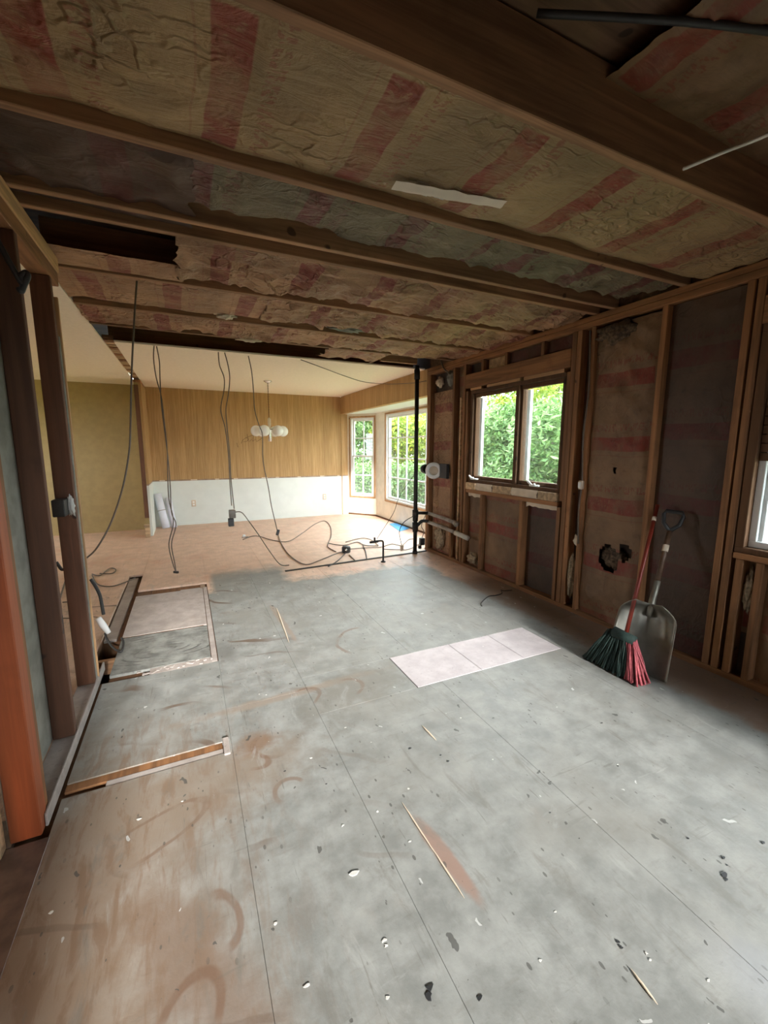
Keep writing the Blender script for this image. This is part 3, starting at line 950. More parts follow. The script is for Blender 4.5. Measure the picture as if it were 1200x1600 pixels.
# local frame: x along the wall, y outwards, z up
SM = Matrix((side_dir, -side_nrm, Vector((0, 0, 1)))).transposed().to_4x4()
SM.translation = B0
s0, s1 = 0.075, side_len - 0.05
WZ0, WZ1 = 0.40, 2.02
m = MB()
for a in [(0, s0, 0, 2.10), (s1, side_len, 0, 2.10), (s0, s1, 0, WZ0), (s0, s1, WZ1, 2.10)]:
    m.box(a[0], a[1], 0, .10, a[2], a[3], 0, SM)
m.build('side_panel', BAYWHITE, bay)
FY0, FY1 = 5.60, 7.46
m = MB()
for a in [(7.46, 7.92, 0, 2.10), (5.50, 5.60, 0, 2.10), (5.60, 7.46, 0, 0.40), (5.60, 7.46, 2.04, 2.10)]:
    m.box(3.52, 3.62, a[0], a[1], a[2], a[3])
m.build('front_panel', BAYWHITE, bay)
m = MB()
for z0, z1 in ((0, .40), (2.02, 2.10)):
    m.prism([(2.98, 4.975), (3.05, 4.92), (3.60, 5.42), (3.52, 5.50)], z0, z1)
m.build('side_panel', BAYWHITE, bay)
for a, b in (((3.098, BY - .012), (3.508, 7.93)), ((3.508, 7.93), (3.508, 5.52))):
    d = Vector((b[0] - a[0], b[1] - a[1], 0))
    mm = Matrix.Translation((a[0], a[1], 0)) @ Matrix.Rotation(math.atan2(d.y, d.x), 4, 'Z')
    MB().box(0, d.length, -.004, .004, 0.0, .03, 0, mm).build('dark_base_gap', W_SASH, bay)


def window_grid(parent, a0, a1, z0, z1, ncol, nrow, y, M, cols=None, t=.012):
    g = MB()
    for k in range(1, ncol):
        a = a0 + (a1 - a0) * k / ncol
        g.box(a - t, a + t, y - .008, y + .012, z0, z1, .002, M)
    for k in range(1, nrow):
        z = z0 + (z1 - z0) * k / nrow
        g.box(a0, a1, y - .007, y + .011, z - t, z + t, .002, M)
    return g.build('grid_bars', VINYL, parent)


def sash(parent, a0, a1, z0, z1, y, M, ncol, nrow, w=.035):
    s = MB()
    for q in [(a0, a1, z0, z0 + w), (a0, a1, z1 - w, z1), (a0, a0 + w, z0 + w, z1 - w), (a1 - w, a1, z0 + w, z1 - w)]:
        s.box(q[0], q[1], y - .018, y + .018, q[2], q[3], .003, M)
    o = s.build('sash', VINYL, parent)
    window_grid(o, a0 + w, a1 - w, z0 + w, z1 - w, ncol, nrow, y, M)
    pane(o, a0 + w, a1 - w, y + .013, y + .017, z0 + w, z1 - w, M)
    return o


def trim_ring(parent, a0, a1, z0, z1, y, M, w=.035, d=.012):
    board_args = [(a0 - w, a1 + w, z0 - w, z0), (a0 - w, a1 + w, z1, z1 + w), (a0 - w, a0, z0, z1), (a1, a1 + w, z0, z1)]
    for i, q in enumerate(board_args):
        MB().box(q[0], q[1], y - d, y - .0005, q[2], q[3], .002, M).build('casing_strip', W_TRIMZ if i > 1 else W_TRIMY, parent)


w3 = empty('window_3', 'narrow white double hung window on the angled side of the bay', 'window', kind='structure')
m = MB()
for a in [(s0, s1, WZ0, WZ0 + .03), (s0, s1, WZ1 - .03, WZ1), (s0, s0 + .03, WZ0, WZ1), (s1 - .03, s1, WZ0, WZ1)]:
    m.box(a[0], a[1], 0.0, .10, a[2], a[3], .002, SM)
m.build('window_frame', VINYL, w3)
mid = 1.235
sash(w3, s0 + .03, s1 - .03, mid - .018, WZ1 - .03, .065, SM, 2, 2)
sash(w3, s0 + .03, s1 - .03, WZ0 + .03, mid + .018, .025, SM, 2, 2)
MB().box((s0 + s1) / 2 - .03, (s0 + s1) / 2 + .03, -.012, .006, WZ0 + .035, WZ0 + .05, .003, SM).build('sash_lift', GREYPIPE, w3)
MB().box((s0 + s1) / 2 - .02, (s0 + s1) / 2 + .02, -.004, .02, mid + .018, mid + .032, .003, SM).build('sash_lock', WHITE, w3)
trim_ring(w3, s0, s1, WZ0, WZ1, 0, SM)

w4 = empty('window_4', 'wide white picture window with a sixteen light grid on the bay front', 'window', kind='structure')
FM = Matrix(((0, 1, 0, 3.52), (-1, 0, 0, 7.46), (0, 0, 1, 0), (0, 0, 0, 1)))   # x along -Y from y=7.46, y outwards
m = MB()
L = 1.86
for a in [(0, L, .40, .43), (0, L, 2.01, 2.04), (0, .03, .40, 2.04), (L - .03, L, .40, 2.04)]:
    m.box(a[0], a[1], 0, .10, a[2], a[3], .002, FM)
m.build('window_frame', VINYL, w4)
sash(w4, .03, L - .03, .43, 2.01, .05, FM, 5, 4, .04)
trim_ring(w4, 0, L, .40, 2.04, 0, FM)

# ------------------------------------------------------------------ left partition
wall_left = empty('wall_left', 'left partition opened up to bare brown studs', 'wall', kind='structure')
LX0, LX1 = -0.66, -0.572
board('bottom_plate', LX0, LX1, 1.80, 2.98, 0.001, 0.042, HATCH_P, wall_left)
board('plaster_edge', LX1 + .001, LX1 + .010, 1.80, 3.05, 0.001, 0.055, HATCH_P, wall_left, .002)
board('top_plate', LX0, LX1, 1.2, 2.98, 2.285, 2.358, W_Y, wall_left)
board('top_plate', LX0, LX1 + .004, 1.2, 3.0, 2.360, 2.438, W_TRIMY, wall_left)
p = board('post', LX0 - .005, LX1, 1.76, 1.835, 0.001, 2.284, W_RED, wall_left, .004)
p['label'] = 'orange brown end post'
board('post', LX0, LX1 - .004, 1.838, 1.872, 0.043, 2.284, W_Z, wall_left)
board('stud', LX0, LX1, 2.30, 2.338, 0.043, 2.284, W_DARK, wall_left)
board('stud', LX0, LX1, 2.80, 2.838, 0.043, 2.284, W_DARK, wall_left)
board('plaster_edge', LX1 - .03, LX1 + .004, 2.839, 2.86, 0.043, 2.0, DRYWALL, wall_left, .003)
board('plaster_edge', LX1 - .012, LX1 + .012, 2.862, 2.874, 0.043, 2.2, W_TRIMZ, wall_left, .003)
d = MB().box(LX0 - .014, LX0 - .001, 1.78, 2.325, 0.043, 2.10, .002).build('drywall_panel', DRYWALL, wall_left)
board('lath_strip', -0.82, -0.672, 1.70, 1.752, 0.0015, 2.2, W_LIGHT, wall_left)

# ------------------------------------------------------------------ ceiling
ceiling = empty('ceiling', 'opened ceiling of joists and paper faced insulation', 'ceiling', kind='structure')
MB().box(-4.3, 3.12, -1.75, 8.7, 2.70, 2.74).build('roof_deck', DECK, ceiling)
for y in (-1.2, -0.6, 0.0, 0.53, 1.145, 1.775, 2.27, 2.425, 3.12, 3.82, 4.375, 5.42):
    board('joist', -0.66, 2.985, y, y + .038, 2.440 if y < 5 else 2.458, 2.690, W_X, ceiling)
MB().box(-0.572, 2.949, 5.035, BY + .06, 2.4402, 2.457).build('ceiling_board', CREAM, ceiling)
MB().box(-4.2, -0.664, 1.3, 8.36, 2.4402, 2.457).build('ceiling_board', CREAM, ceiling)
MB().box(-0.664, -0.572, 4.99, 8.4, 2.462, 2.49).build('scar_strip', W_SASH, ceiling)
for k in range(22):
    y = 5.02 + k * .118
    MB().box(-0.66, -0.576, y, y + .05 + random.uniform(0, .04), 2.448, 2.461, .002).build('lath', W_LIGHT if k % 3 else W_Y, ceiling)
KB = 'paper_faced_batt'
batt(KB, ceiling, KRAFT_W, 'c', 1.35, 2.95, 0.568, 1.145, 2.64, .01, .03, 1, .1)
batt(KB, ceiling, KRAFT_W, 'c', -0.6, 0.75, 0.568, 1.145, 2.64, .01, .03, 11, .1)
batt(KB, ceiling, KRAFT, 'c', -0.60, 2.95, 1.184, 1.774, 2.458, .004, .017, 2, -.06, .02, far=0.028, label='large kraft facing with red print bands and tape strip')
batt(KB, ceiling, KRAFT_G, 'c', 0.05, 1.55, 1.814, 2.269, 2.50, .012, .034, 3, .0, far=0.050)
batt(KB, ceiling, KRAFT_D, 'c', -0.62, 0.09, 1.814, 2.41, 2.475, .0, .03, 13, .3, rough=.04)  # dark flap added to stand in for the deep shade of this bay
batt(KB, ceiling, KRAFT_G, 'c', 1.50, 2.95, 1.814, 2.269, 2.53, .03, .045, 4, .2, label='crumpled greenish facing near the right wall')
batt(KB, ceiling, KRAFT_P, 'c', 0.02, 2.95, 2.464, 3.119, 2.462, .010, .042, 5, -.14, .02, far=0.070, rough=.03, freq=1.3)
batt(KB, ceiling, KRAFT_P, 'c', -0.66, 0.05, 2.86, 3.119, 2.455, .006, .014, 6, .4, rough=.04)
batt(KB, ceiling, KRAFT_P, 'c', -0.66, 0.62, 3.159, 3.819, 2.455, .004, .016, 7, .13, far=0.030)
batt(KB, ceiling, KRAFT_P, 'c', 0.60, 2.95, 3.159, 3.819, 2.462, .010, .042, 8, .05, .02, far=0.070, freq=1.3, holes=((1.32, 3.72, .22, .10), (2.15, 3.70, .10, .05)))
batt(KB, ceiling, KRAFT_P, 'c', -0.66, 2.95, 3.859, 4.374, 2.456, .008, .036, 9, .22, .02, far=0.060, freq=1.2)
batt(KB, ceiling, KRAFT_P, 'c', 1.45, 2.12, 4.42, 4.98, 2.50, .03, .04, 10, .2, rough=.05, label='sagging end of insulation over the opening')
board('blocking', 2.13, 2.17, 4.42, 5.028, 2.46, 2.60, W_X, ceiling)
board('blocking', 2.2, 2.7, 4.80, 4.84, 2.45, 2.54, W_X, ceiling)
wool('glass_wool_tuft', ceiling, (1.38, 3.74, 2.48), .10, 30, DRYWALL, sq=(1.7, .5, .35))
wool('glass_wool_tuft', ceiling, (0.35, 3.72, 2.45), .06, 32, TORN, sq=(1.2, .9, .4))
wool('glass_wool_tuft', ceiling, (0.62, 4.40, 2.445), .06, 33, TORN, sq=(2.0, .5, .35))
# torn paper strip hanging on the big batt
mb = MB()
mb.grid(24, 3, lambda u, v: Vector((0.80 + .48 * u, 1.605 + .045 * v - .075 * u + .008 * noise.noise(Vector((u * 9, v, 3))),
                                    2.434 - .010 * noise.noise(Vector((u * 5, v * 2, 1))) - .008 * v)), lambda u, v: (u, v))
o = mb.build('torn_tape_strip', plain('pale_tape', (0.74, 0.66, 0.54), .8, var=.05), ceiling, True)
for k in range(7):
    x = .84 + k * .03 + random.uniform(0, .02)
    m = Matrix.Translation((x, 1.652 - .13 * (x - .8) + random.uniform(0, .01), 2.437))
    MB().box(-.012, .012, -.006, .006, -.004, .002, .002, m).build('paper_shred', PLASTER, ceiling)

# ------------------------------------------------------------------ chandelier
ch = empty('chandelier', 'chrome chandelier with frosted white globes hanging in the dining room', 'lamp')
CX, CY = 1.22, 6.89
T = Matrix.Translation
MB().lathe([(0, 2.4395), (.065, 2.4395), (.063, 2.43), (.02, 2.405), (.008, 2.40), (0, 2.40)], 24, T((CX, CY, 0))).build('canopy', CHROME, ch, True)
chain = MB()
for k in range(27):
    z = 2.40 - k * .02
    r = Matrix.Rotation(PI / 2 * (k % 2), 4, 'Z')
    pts = [T((CX, CY, z)) @ r @ Vector((.007 * math.cos(a), 0, .014 * math.sin(a))) for a in [2 * PI * q / 8 for q in range(9)]]
    chain.tube(pts, .0022, 5, False)
chain.build('chain', W_SASH, ch, True)
MB().lathe([(0, 1.88), (.012, 1.88), (.014, 1.865), (.026, 1.86), (.026, 1.515), (.02, 1.51), (0, 1.508)], 20, T((CX, CY, 0))).build('stem', CHROME, ch, True)


def frosted():
    t = NT('frosted_white_glass')
    t.color((0.88, 0.86, 0.80))
    t.rough(0.25)
    t.b.inputs['Subsurface Weight'].default_value = 0.6
    t.b.inputs['Subsurface Radius'].default_value = (.08, .08, .08)
    return t.m


FROST = frosted()
for k in range(6):
    a = math.radians(-62 + 60 * k)
    dx, dy = math.cos(a), math.sin(a)
    arm = MB().tube([(CX + .02 * dx, CY + .02 * dy, 1.70), (CX + .13 * dx, CY + .13 * dy, 1.70)], .008, 8).build('arm', CHROME, ch, True)
    g = MB().lathe([(.085 * math.sin(PI * q / 14), -.085 * math.cos(PI * q / 14)) for q in range(15)], 24, T((CX + .205 * dx, CY + .205 * dy, 1.672))).build('globe', FROST, arm, True)

# ------------------------------------------------------------------ outlets and marks on the far wall
for x, where in ((0.07, 'left part'), (2.57, 'right part')):
    o = empty('wall_outlet', 'white outlet plate on the %s of the white lower wall' % where, 'outlet')
    cp = MB().box(x - .037, x + .037, BY - .009, BY - .0005, .335, .455, .003).build('cover_plate', TORN, o)  # tan tone stands in for the slight shading that sets the plate off
    for z in (.372, .418):
        MB().box(x - .016, x + .016, BY - .0115, BY - .0092, z - .013, z + .013, .002).build('socket_face', VINYL, cp)
INK = plain('dark_pencil', (0.13, 0.07, 0.03), .9)
scrib = [[(1.074, 8.460, 1.669), (1.091, 8.460, 1.525)], [(1.047, 8.460, 1.597), (1.143, 8.460, 1.634), (1.238, 8.460, 1.659)], [(1.192, 8.460, 1.695), (1.174, 8.460, 1.538)], [(0.961, 8.460, 1.489), (0.987, 8.460, 1.549), (1.047, 8.460, 1.597), (1.105, 8.460, 1.574), (1.055, 8.460, 1.525), (0.997, 8.460, 1.525)],
         [(1.114, 8.460, 1.526), (1.152, 8.460, 1.574), (1.173, 8.460, 1.526), (1.223, 8.460, 1.575), (1.244, 8.460, 1.526), (1.306, 8.460, 1.563), (1.355, 8.460, 1.600)], [(0.881, 8.460, 1.500), (0.899, 8.460, 1.417)]]
mk = MB()
for s in scrib:
    mk.tube([(p[0], BY - .001, p[2]) for p in s], .0035, 5)
mk.build('scribble_marks', INK, wall_back)

# ------------------------------------------------------------------ drain stack, pipes, gas stub
st = empty('drain_stack', 'tall black iron drain pipe standing at the corner of the studs', 'pipe')
PX, PY = 2.715, 4.83
s = MB().tube([(PX, PY, .0005), (PX, PY, 2.438)], .027, 14)
s.build('riser', IRON, st, True)
for z, r, hh in [(.48, .037, .03), (.55, .040, .05), (.38, .040, .05), (.33, .036, .03), (2.33, .036, .06), (.02, .034, .02)]:
    MB().tube([(PX, PY, z - hh), (PX, PY, z + hh)], r, 14).build('coupling', IRON, st, True)
MB().tube([(PX, PY, .555), (PX + .08, PY - .005, .553), (2.90, 4.80, .545)], .022, 12).build('side_arm', IRON, st, True)
MB().tube(curve_pts([(PX, PY, .36), (PX + .05, PY, .40), (PX + .10, PY - .005, .44), (2.90, 4.80, .435)]), .022, 12).build('side_arm', IRON, st, True)
up_ = MB().tube([(2.90, 4.80, .545), (2.915, 4.45, .53), (2.90, 4.16, .515)], .023, 12)
up_.build('branch_pipe', GREYPIPE, st, True)
MB().tube([(2.90, 4.19, .515), (2.895, 4.13, .512), (2.862, 4.11, .505)], [.03, .03, .028], 12).build('branch_elbow', GREYPIPE, st, True)
MB().tube([(2.90, 4.80, .425), (2.905, 4.40, .41), (2.90, 4.14, .395)], .023, 12).build('branch_pipe', GREYPIPE, st, True)
e = MB().tube([(2.90, 4.16, .396), (2.90, 4.12, .394), (2.89, 3.90, .38)], [.032, .030, .028], 12).build('pipe_cap', plain('pale_pvc', (.55, .50, .42), .5), st, True)
e['label'] = 'pale plastic end of the lower branch'

gs = empty('gas_stub', 'thin black gas pipe stub with valve rising from the floor', 'pipe')
MB().tube(curve_pts([(2.15, 4.63, .0005), (2.15, 4.63, .22), (2.145, 4.63, .262), (2.12, 4.63, .275), (2.06, 4.63, .275)]), .012, 10).build('pipe', IRON, gs, True)
MB().tube([(2.08, 4.63, .274), (1.97, 4.63, .268)], [.018, .014], 10).build('valve_body', IRON, gs, True)
MB().box(2.02, 2.035, 4.60, 4.63, .285, .33, .003).build('valve_lever', IRON, gs)
MB().tube([(2.15, 4.63, .0006), (2.15, 4.63, .012)], .03, 12).build('floor_flange', IRON, gs, True)

# recessed can light hanging on the studs
fx = empty('recessed_light', 'dark recessed light can with white ring fixed on the corner studs', 'lamp')
MB().box(2.905, 2.948, 4.40, 4.86, 1.035, 1.215, .004).build('mounting_plate', BLACKP, fx)
RM = Matrix.Translation((2.865, 4.63, 1.125)) @ Vector((-.60, -.80, .02)).to_track_quat('Z', 'Y').to_matrix().to_4x4() @ Matrix.Scale(1.12, 4)
MB().lathe([(.055, .0), (.092, .0), (.095, .012), (.09, .03), (.06, .035), (.052, .02), (.05, .0)], 32, RM).build('trim_ring', WHITE, fx, True)
MB().lathe([(0, .012), (.03, .016), (.048, .006), (.052, .0)], 24, RM).build('reflector', TORN, fx, True)
MB().lathe([(.07, -.02), (.085, .02), (.075, .075), (.03, .095), (0, .096)], 20, Matrix.Translation((2.93, 4.93, 1.13)) @ Matrix.Rotation(PI / 2, 4, 'X') @ Matrix.Rotation(PI, 4, 'Y') @ Matrix.Scale(.8, 4)).build('can_housing', IRON, fx, True)

# ------------------------------------------------------------------ boxes on studs
b = empty('switch_box', 'dark metal box with plaster rim on the left partition stud', 'switch box')
MB().box(-0.655, -0.60, 2.70, 2.797, 1.055, 1.145, .004).build('box_body', IRON, b)
wool('plaster_rim', b, (-0.59, 2.795, 1.10), .035, 60, PLASTER, sq=(.45, .4, 1.5))
b = empty('switch_box', 'small white box on the stud right of the casement window', 'switch box')
MB().box(2.915, 2.947, 2.425, 2.46, 1.08, 1.15, .004).build('box_body', TORN, b)
MB().box(2.905, 2.914, 2.43, 2.455, 1.09, 1.14, .003).build('box_face', WHITE, b)

# ------------------------------------------------------------------ cables


def cable(name, pts, r, mat, label, parts=(), k=6, cat='cable', group=None):
    o = MB().tube(curve_pts(pts, k), r, 6).build(name, mat, None, True)
    tag(o, label, cat, group)
    for nm, mb, mt in parts:
        mb.build(nm, mt, o)
    return o


def plug(c, s, rz=0.0, ry=0.0):
    m = Matrix.Translation(c) @ Matrix.Rotation(rz, 4, 'Z') @ Matrix.Rotation(ry, 4, 'Y')
    return MB().box(-s[0], s[0], -s[1], s[1], -s[2], s[2], .004, m)


c1 = [(-0.223, 5.060, 2.455), (-0.239, 5.060, 2.316), (-0.229, 5.060, 2.128), (-0.196, 5.060, 1.937), (-0.185, 5.060, 1.677), (-0.179, 5.060, 1.411), (-0.192, 5.060, 1.140), (-0.199, 5.060, 0.865), (-0.172, 5.060, 0.617), (-0.233, 5.060, 0.373), (-0.210, 5.060, 0.154), (-0.185, 5.060, 0.049)]
c1b = [(-0.206, 5.070, 2.459), (-0.189, 5.070, 2.291), (-0.195, 5.070, 2.131), (-0.201, 5.070, 1.873), (-0.188, 5.070, 1.545), (-0.177, 5.070, 1.276), (-0.177, 5.070, 1.002), (-0.184, 5.070, 0.723), (-0.150, 5.070, 0.579), (-0.208, 5.070, 0.369), (-0.191, 5.070, 0.149), (-0.185, 5.070, 0.053)]
cable('hanging_cable', c1, .006, CABLE, 'leftmost of the hanging dining room cables, with a black stripped end', [('cable_end', plug(c1[-1], (.012, .03, .012), .9), BLACKP)])
cable('hanging_cable', c1b, .006, CABLE, 'looser cable crossing the leftmost hanging cable pair')
c2 = [(0.385, 5.060, 2.436), (0.390, 5.060, 2.303), (0.429, 5.060, 2.172), (0.421, 5.060, 2.036), (0.377, 5.060, 1.829), (0.413, 5.060, 1.622), (0.431, 5.060, 1.340), (0.430, 5.060, 1.052), (0.435, 5.060, 0.758)]
c2b = [(0.450, 5.070, 2.437), (0.477, 5.070, 2.312), (0.489, 5.070, 2.178), (0.467, 5.070, 2.006), (0.431, 5.070, 1.832), (0.434, 5.070, 1.623), (0.446, 5.070, 1.339), (0.445, 5.070, 1.051), (0.462, 5.070, 0.718)]
cable('hanging_cable', c2, .006, CABLE, 'left strand of the cable pair ending in a grey box')
cable('hanging_cable', c2b, .006, CABLE, 'right strand of the cable pair ending in a grey box')
bx = empty('hanging_box', 'grey electrical box dangling from the cable pair', 'electrical box')
p_ = [(0.437, 5.060, 0.662), (0.419, 5.060, 0.566)]
MB().box(p_[0][0] - .035, p_[0][0] + .035, 5.02, 5.10, p_[0][2] - .045, p_[0][2] + .045, .004).build('box_body', GREYPIPE, bx)
MB().box(p_[1][0] - .03, p_[1][0] + .03, 5.03, 5.09, p_[1][2] - .045, p_[1][2] + .045, .004).build('outlet_body', BLACKP, bx)
c3 = [(0.696, 5.060, 2.423), (0.723, 5.060, 2.261), (0.734, 5.060, 2.053), (0.739, 5.060, 1.842), (0.781, 5.060, 1.665), (0.812, 5.060, 1.557), (0.807, 5.060, 1.264), (0.853, 5.060, 0.963), (0.881, 5.060, 0.733), (0.925, 5.060, 0.497), (0.944, 5.060, 0.401)]
cable('hanging_cable', c3, .0055, CABLE, 'single cable hanging past the chandelier to a black plug', [('plug', plug(c3[-1], (.015, .015, .035), 0, .3), BLACKP)])
c4 = [(-0.191, 3.200, 2.548), (-0.216, 3.200, 2.403), (-0.257, 3.200, 2.094), (-0.289, 3.200, 1.818), (-0.312, 3.200, 1.578), (-0.334, 3.200, 1.394), (-0.387, 3.200, 1.166), (-0.470, 3.200, 0.939), (-0.561, 3.200, 0.777), (-0.626, 3.200, 0.712), (-0.687, 3.200, 0.677)]
cable('hanging_cable', c4, .006, CABLE, 'long cable drooping from the insulation behind the left stud')
c5 = [(1.245, 4.899, 2.400), (1.623, 5.280, 2.400), (2.089, 5.749, 2.400), (2.532, 6.120, 2.400), (2.924, 6.152, 2.400)] + [(2.90, 5.3, 2.30), (2.945, 4.99, 2.29)]
cable('ceiling_cable', c5, .005, CABLE, 'cable sagging along the cream ceiling edge to the corner studs')
d1 = [(0.464, 4.960, 0.696), (0.532, 4.960, 0.685), (0.611, 4.960, 0.568), (0.711, 4.960, 0.401), (0.834, 4.960, 0.182), (0.941, 4.960, 0.028), (1.046, 4.960, -0.057)]
cable('floor_cable', [(p[0], p[1], max(p[2], .008)) for p in d1], .006, CABLE, 'cable from the dangling grey box down to the floor strip')
floorc = [
    ([(0.712, 6.688, 0.008), (0.866, 6.877, 0.008), (0.978, 6.825, 0.008), (1.121, 6.448, 0.008), (1.316, 6.261, 0.008), (1.642, 6.741, 0.008), (2.084, 7.502, 0.008), (2.348, 7.758, 0.008), (2.284, 7.198, 0.008), (2.040, 6.388, 0.008), (1.831, 5.880, 0.008), (1.757, 5.647, 0.008), (1.773, 5.352, 0.008)], 'long floor cable looping in a hump across the pink plywood'),
    ([(1.266, 6.741, 0.009), (1.196, 6.169, 0.009), (1.154, 5.518, 0.009), (1.179, 5.083, 0.009), (1.251, 4.890, 0.009), (1.428, 5.001, 0.009), (1.773, 5.270, 0.009), (1.903, 5.327, 0.009)], 'floor cable curving from the black plug to the floor box'),
    ([(1.837, 5.868, 0.010), (1.994, 5.659, 0.010), (2.248, 5.772, 0.010), (2.273, 5.530, 0.010), (2.434, 5.411, 0.010)], 'short straight floor cable behind the floor box'),
    ([(2.089, 5.841, 0.011), (2.399, 5.994, 0.011), (2.499, 5.846, 0.011), (2.449, 5.444, 0.011)], 'shallow arched cable between floor box and gas stub'),
    ([(1.986, 5.397, 0.012), (2.209, 5.377, 0.012), (2.423, 5.320, 0.012), (2.660, 5.432, 0.012), (2.751, 5.300, 0.012), (3.036, 5.593, 0.012), (3.139, 5.596, 0.012)], 'cable running from the floor box past the gas stub to the stack'),
    ([(2.251, 5.550, 0.008), (2.153, 5.216, 0.008), (2.001, 4.807, 0.008)], 'short cable end pointing at the black floor strip'),
    ([(1.862, 5.212, 0.013), (1.642, 4.886, 0.013), (1.454, 4.688, 0.013)], 'cable tail left of the floor box crossing the strip'),
    ([(1.880, 5.112, 0.008), (1.845, 4.812, 0.008)], 'short cable tail right of the floor box'),
    ([(2.419, 5.183, 0.015), (2.597, 5.060, 0.015), (2.735, 5.036, 0.015), (3.060, 5.279, 0.015)], 'cable lying between gas stub and stack base'),
]
for pts, lab in floorc:
    cable('floor_cable', pts, .0065, CABLEB if 'strip' in lab else CABLE, lab)
fb = empty('floor_box', 'black round junction box lying among cables on the floor', 'electrical box')
q = [(1.899, 5.289, 0.000)][0]
MB().lathe([(0, .0005), (.055, .0005), (.06, .01), (.06, .07), (.05, .085), (0, .085)], 16, Matrix.Translation((q[0], q[1], 0))).build('box_body', BLACKP, fb, True)
MB().tube([(q[0] - .02, q[1] - .05, .05), (q[0] - .03, q[1] - .075, .05)], .016, 8).build('cable_clamp', CHROME, fb, True)
d10 = [(2.172, 4.870, 0.246), (2.273, 4.870, 0.382), (2.411, 4.870, 0.575), (2.467, 4.870, 0.724), (2.522, 4.870, 0.823), (2.644, 4.870, 0.978), (2.720, 4.870, 1.068)]
cable('thin_wire', d10, .0035, CABLEB, 'thin wire slanting up from the gas stub to the drain stack')
d11 = [(2.715, 4.900, 0.499), (2.580, 4.900, 0.430), (2.513, 4.900, 0.305), (2.543, 4.900, 0.145), (2.553, 4.900, 0.082)]
q = d11[-1]
cable('drooping_cable', d11, .005, CABLEB, 'cable drooping from the stack to a pale tag', [('plug', plug((q[0], q[1], max(q[2], .045)), (.022, .012, .04)), TORN)])
hb = empty('hanging_box', 'black junction box dangling beside the foot of the corner studs', 'electrical box')
q = [(2.872, 4.920, 0.136)][0]
MB().box(q[0] - .03, q[0] + .035, 4.89, 4.95, q[2] - .05, q[2] + .05, .006).build('box_body', BLACKP, hb)
MB().box(q[0] - .05, q[0] - .01, 4.90, 4.94, q[2] - .10, q[2] - .052, .006).build('outlet_body', BLACKP, hb)
MB().tube(curve_pts([(q[0], 4.92, q[2] + .05), (q[0] + .03, 4.92, q[2] + .14), (q[0] - .01, 4.92, q[2] + .22), (q[0] + .05, 4.92, q[2] + .36)]), .005, 6).build('wire', CABLE, hb, True)
q = [(0.765, 6.858, 0.000)][0]
o = empty('wire_connector', 'small white and grey connector lying on the pink plywood', 'connector')
MB().box(q[0] - .03, q[0] + .01, q[1] + .02, q[1] + .06, .0005, .04, .004).build('connector_body', WHITE, o)
MB().box(q[0] - .05, q[0] + .05, q[1] - .015, q[1] + .018, .0005, .015, .003).build('connector_strap', GREYPIPE, o)

leftc = [
    ([(-1.044, 5.525, 0.008), (-0.957, 5.432, 0.008), (-0.898, 5.708, 0.008), (-0.828, 5.618, 0.008), (-0.845, 5.460, 0.008), (-0.970, 5.517, 0.008)], CABLE, .006, 'thin cable curl beyond the trench in the left room'),
    ([(-1.033, 5.460, 0.010), (-0.917, 5.065, 0.010), (-0.775, 4.932, 0.010), (-0.647, 5.057, 0.010), (-0.591, 5.153, 0.010)], CABLE, .006, 'thin cable arc ending at the far end of the trench'),
    ([(-0.586, 3.050, 0.609), (-0.564, 3.050, 0.556), (-0.548, 3.050, 0.499), (-0.543, 3.050, 0.435), (-0.539, 3.050, 0.371)], CABLEB, .010, 'thick black cable dropping beside the left stud'),
    ([(-0.649, 3.647, 0.012), (-0.613, 3.512, 0.012), (-0.568, 3.379, 0.012), (-0.521, 3.284, 0.012), (-0.496, 3.272, 0.012), (-0.500, 3.402, 0.012), (-0.523, 3.505, 0.012)], CABLEB, .008, 'black cable hooking over the grey hatch board'),
    ([(-0.809, 3.300, 0.682), (-0.798, 3.300, 0.655), (-0.783, 3.300, 0.628), (-0.758, 3.300, 0.638), (-0.728, 3.300, 0.673)], CABLEB, .010, 'black cable loop between the two brown studs'),
    ([(-1.167, 4.746, 0.010), (-1.226, 5.163, 0.010), (-1.290, 5.632, 0.010), (-1.339, 5.994, 0.010)], CABLE, .008, 'cable slanting across the floor behind the studs'),
    ([(-1.115, 4.594, 0.010), (-1.061, 4.569, 0.010), (-0.988, 4.414, 0.010), (-0.932, 4.195, 0.010)], CABLE, .006, 'cable bend low between the brown studs'),
    ([(-1.019, 4.146, 0.010), (-0.980, 4.128, 0.010), (-0.922, 4.101, 0.010)], CABLE, .005, 'straight cable piece low between the brown studs'),
]
for pts, mt, r, lab in leftc:
    cable('loose_cable', pts, r, mt, lab)
wt = [(-0.571, 3.050, 0.351), (-0.548, 3.050, 0.300), (-0.522, 3.050, 0.243)]
o = MB().tube([(p[0], p[1], max(p[2], .02)) for p in wt], [.018, .02, .014], 10).build('white_connector', WHITE, None, True)
tag(o, 'white cylindrical cable connector by the left stud foot', 'connector')
cable('stud_cable', [(-0.60, 1.95, 2.284)] + [(-0.486, 1.950, 1.995), (-0.479, 1.950, 2.007), (-0.464, 1.950, 2.019), (-0.461, 1.950, 2.007), (-0.473, 1.950, 1.981), (-0.484, 1.950, 1.956), (-0.489, 1.950, 1.966)], .010, CABLEB, 'black cable loop at the top of the left partition')
cable('white_cable', [(1.735, 1.10, 2.439), (1.74, .98, 2.425), (1.76, .80, 2.41), (1.80, .45, 2.43)], .006, CABLEW, 'white cable stretched under the open joist bay')
cable('joist_cable', [(1.0, 1.10, 2.66), (1.45, .85, 2.60), (2.1, .60, 2.56)], .010, CABLEB, 'dark conduit crossing high in the open joist bay')
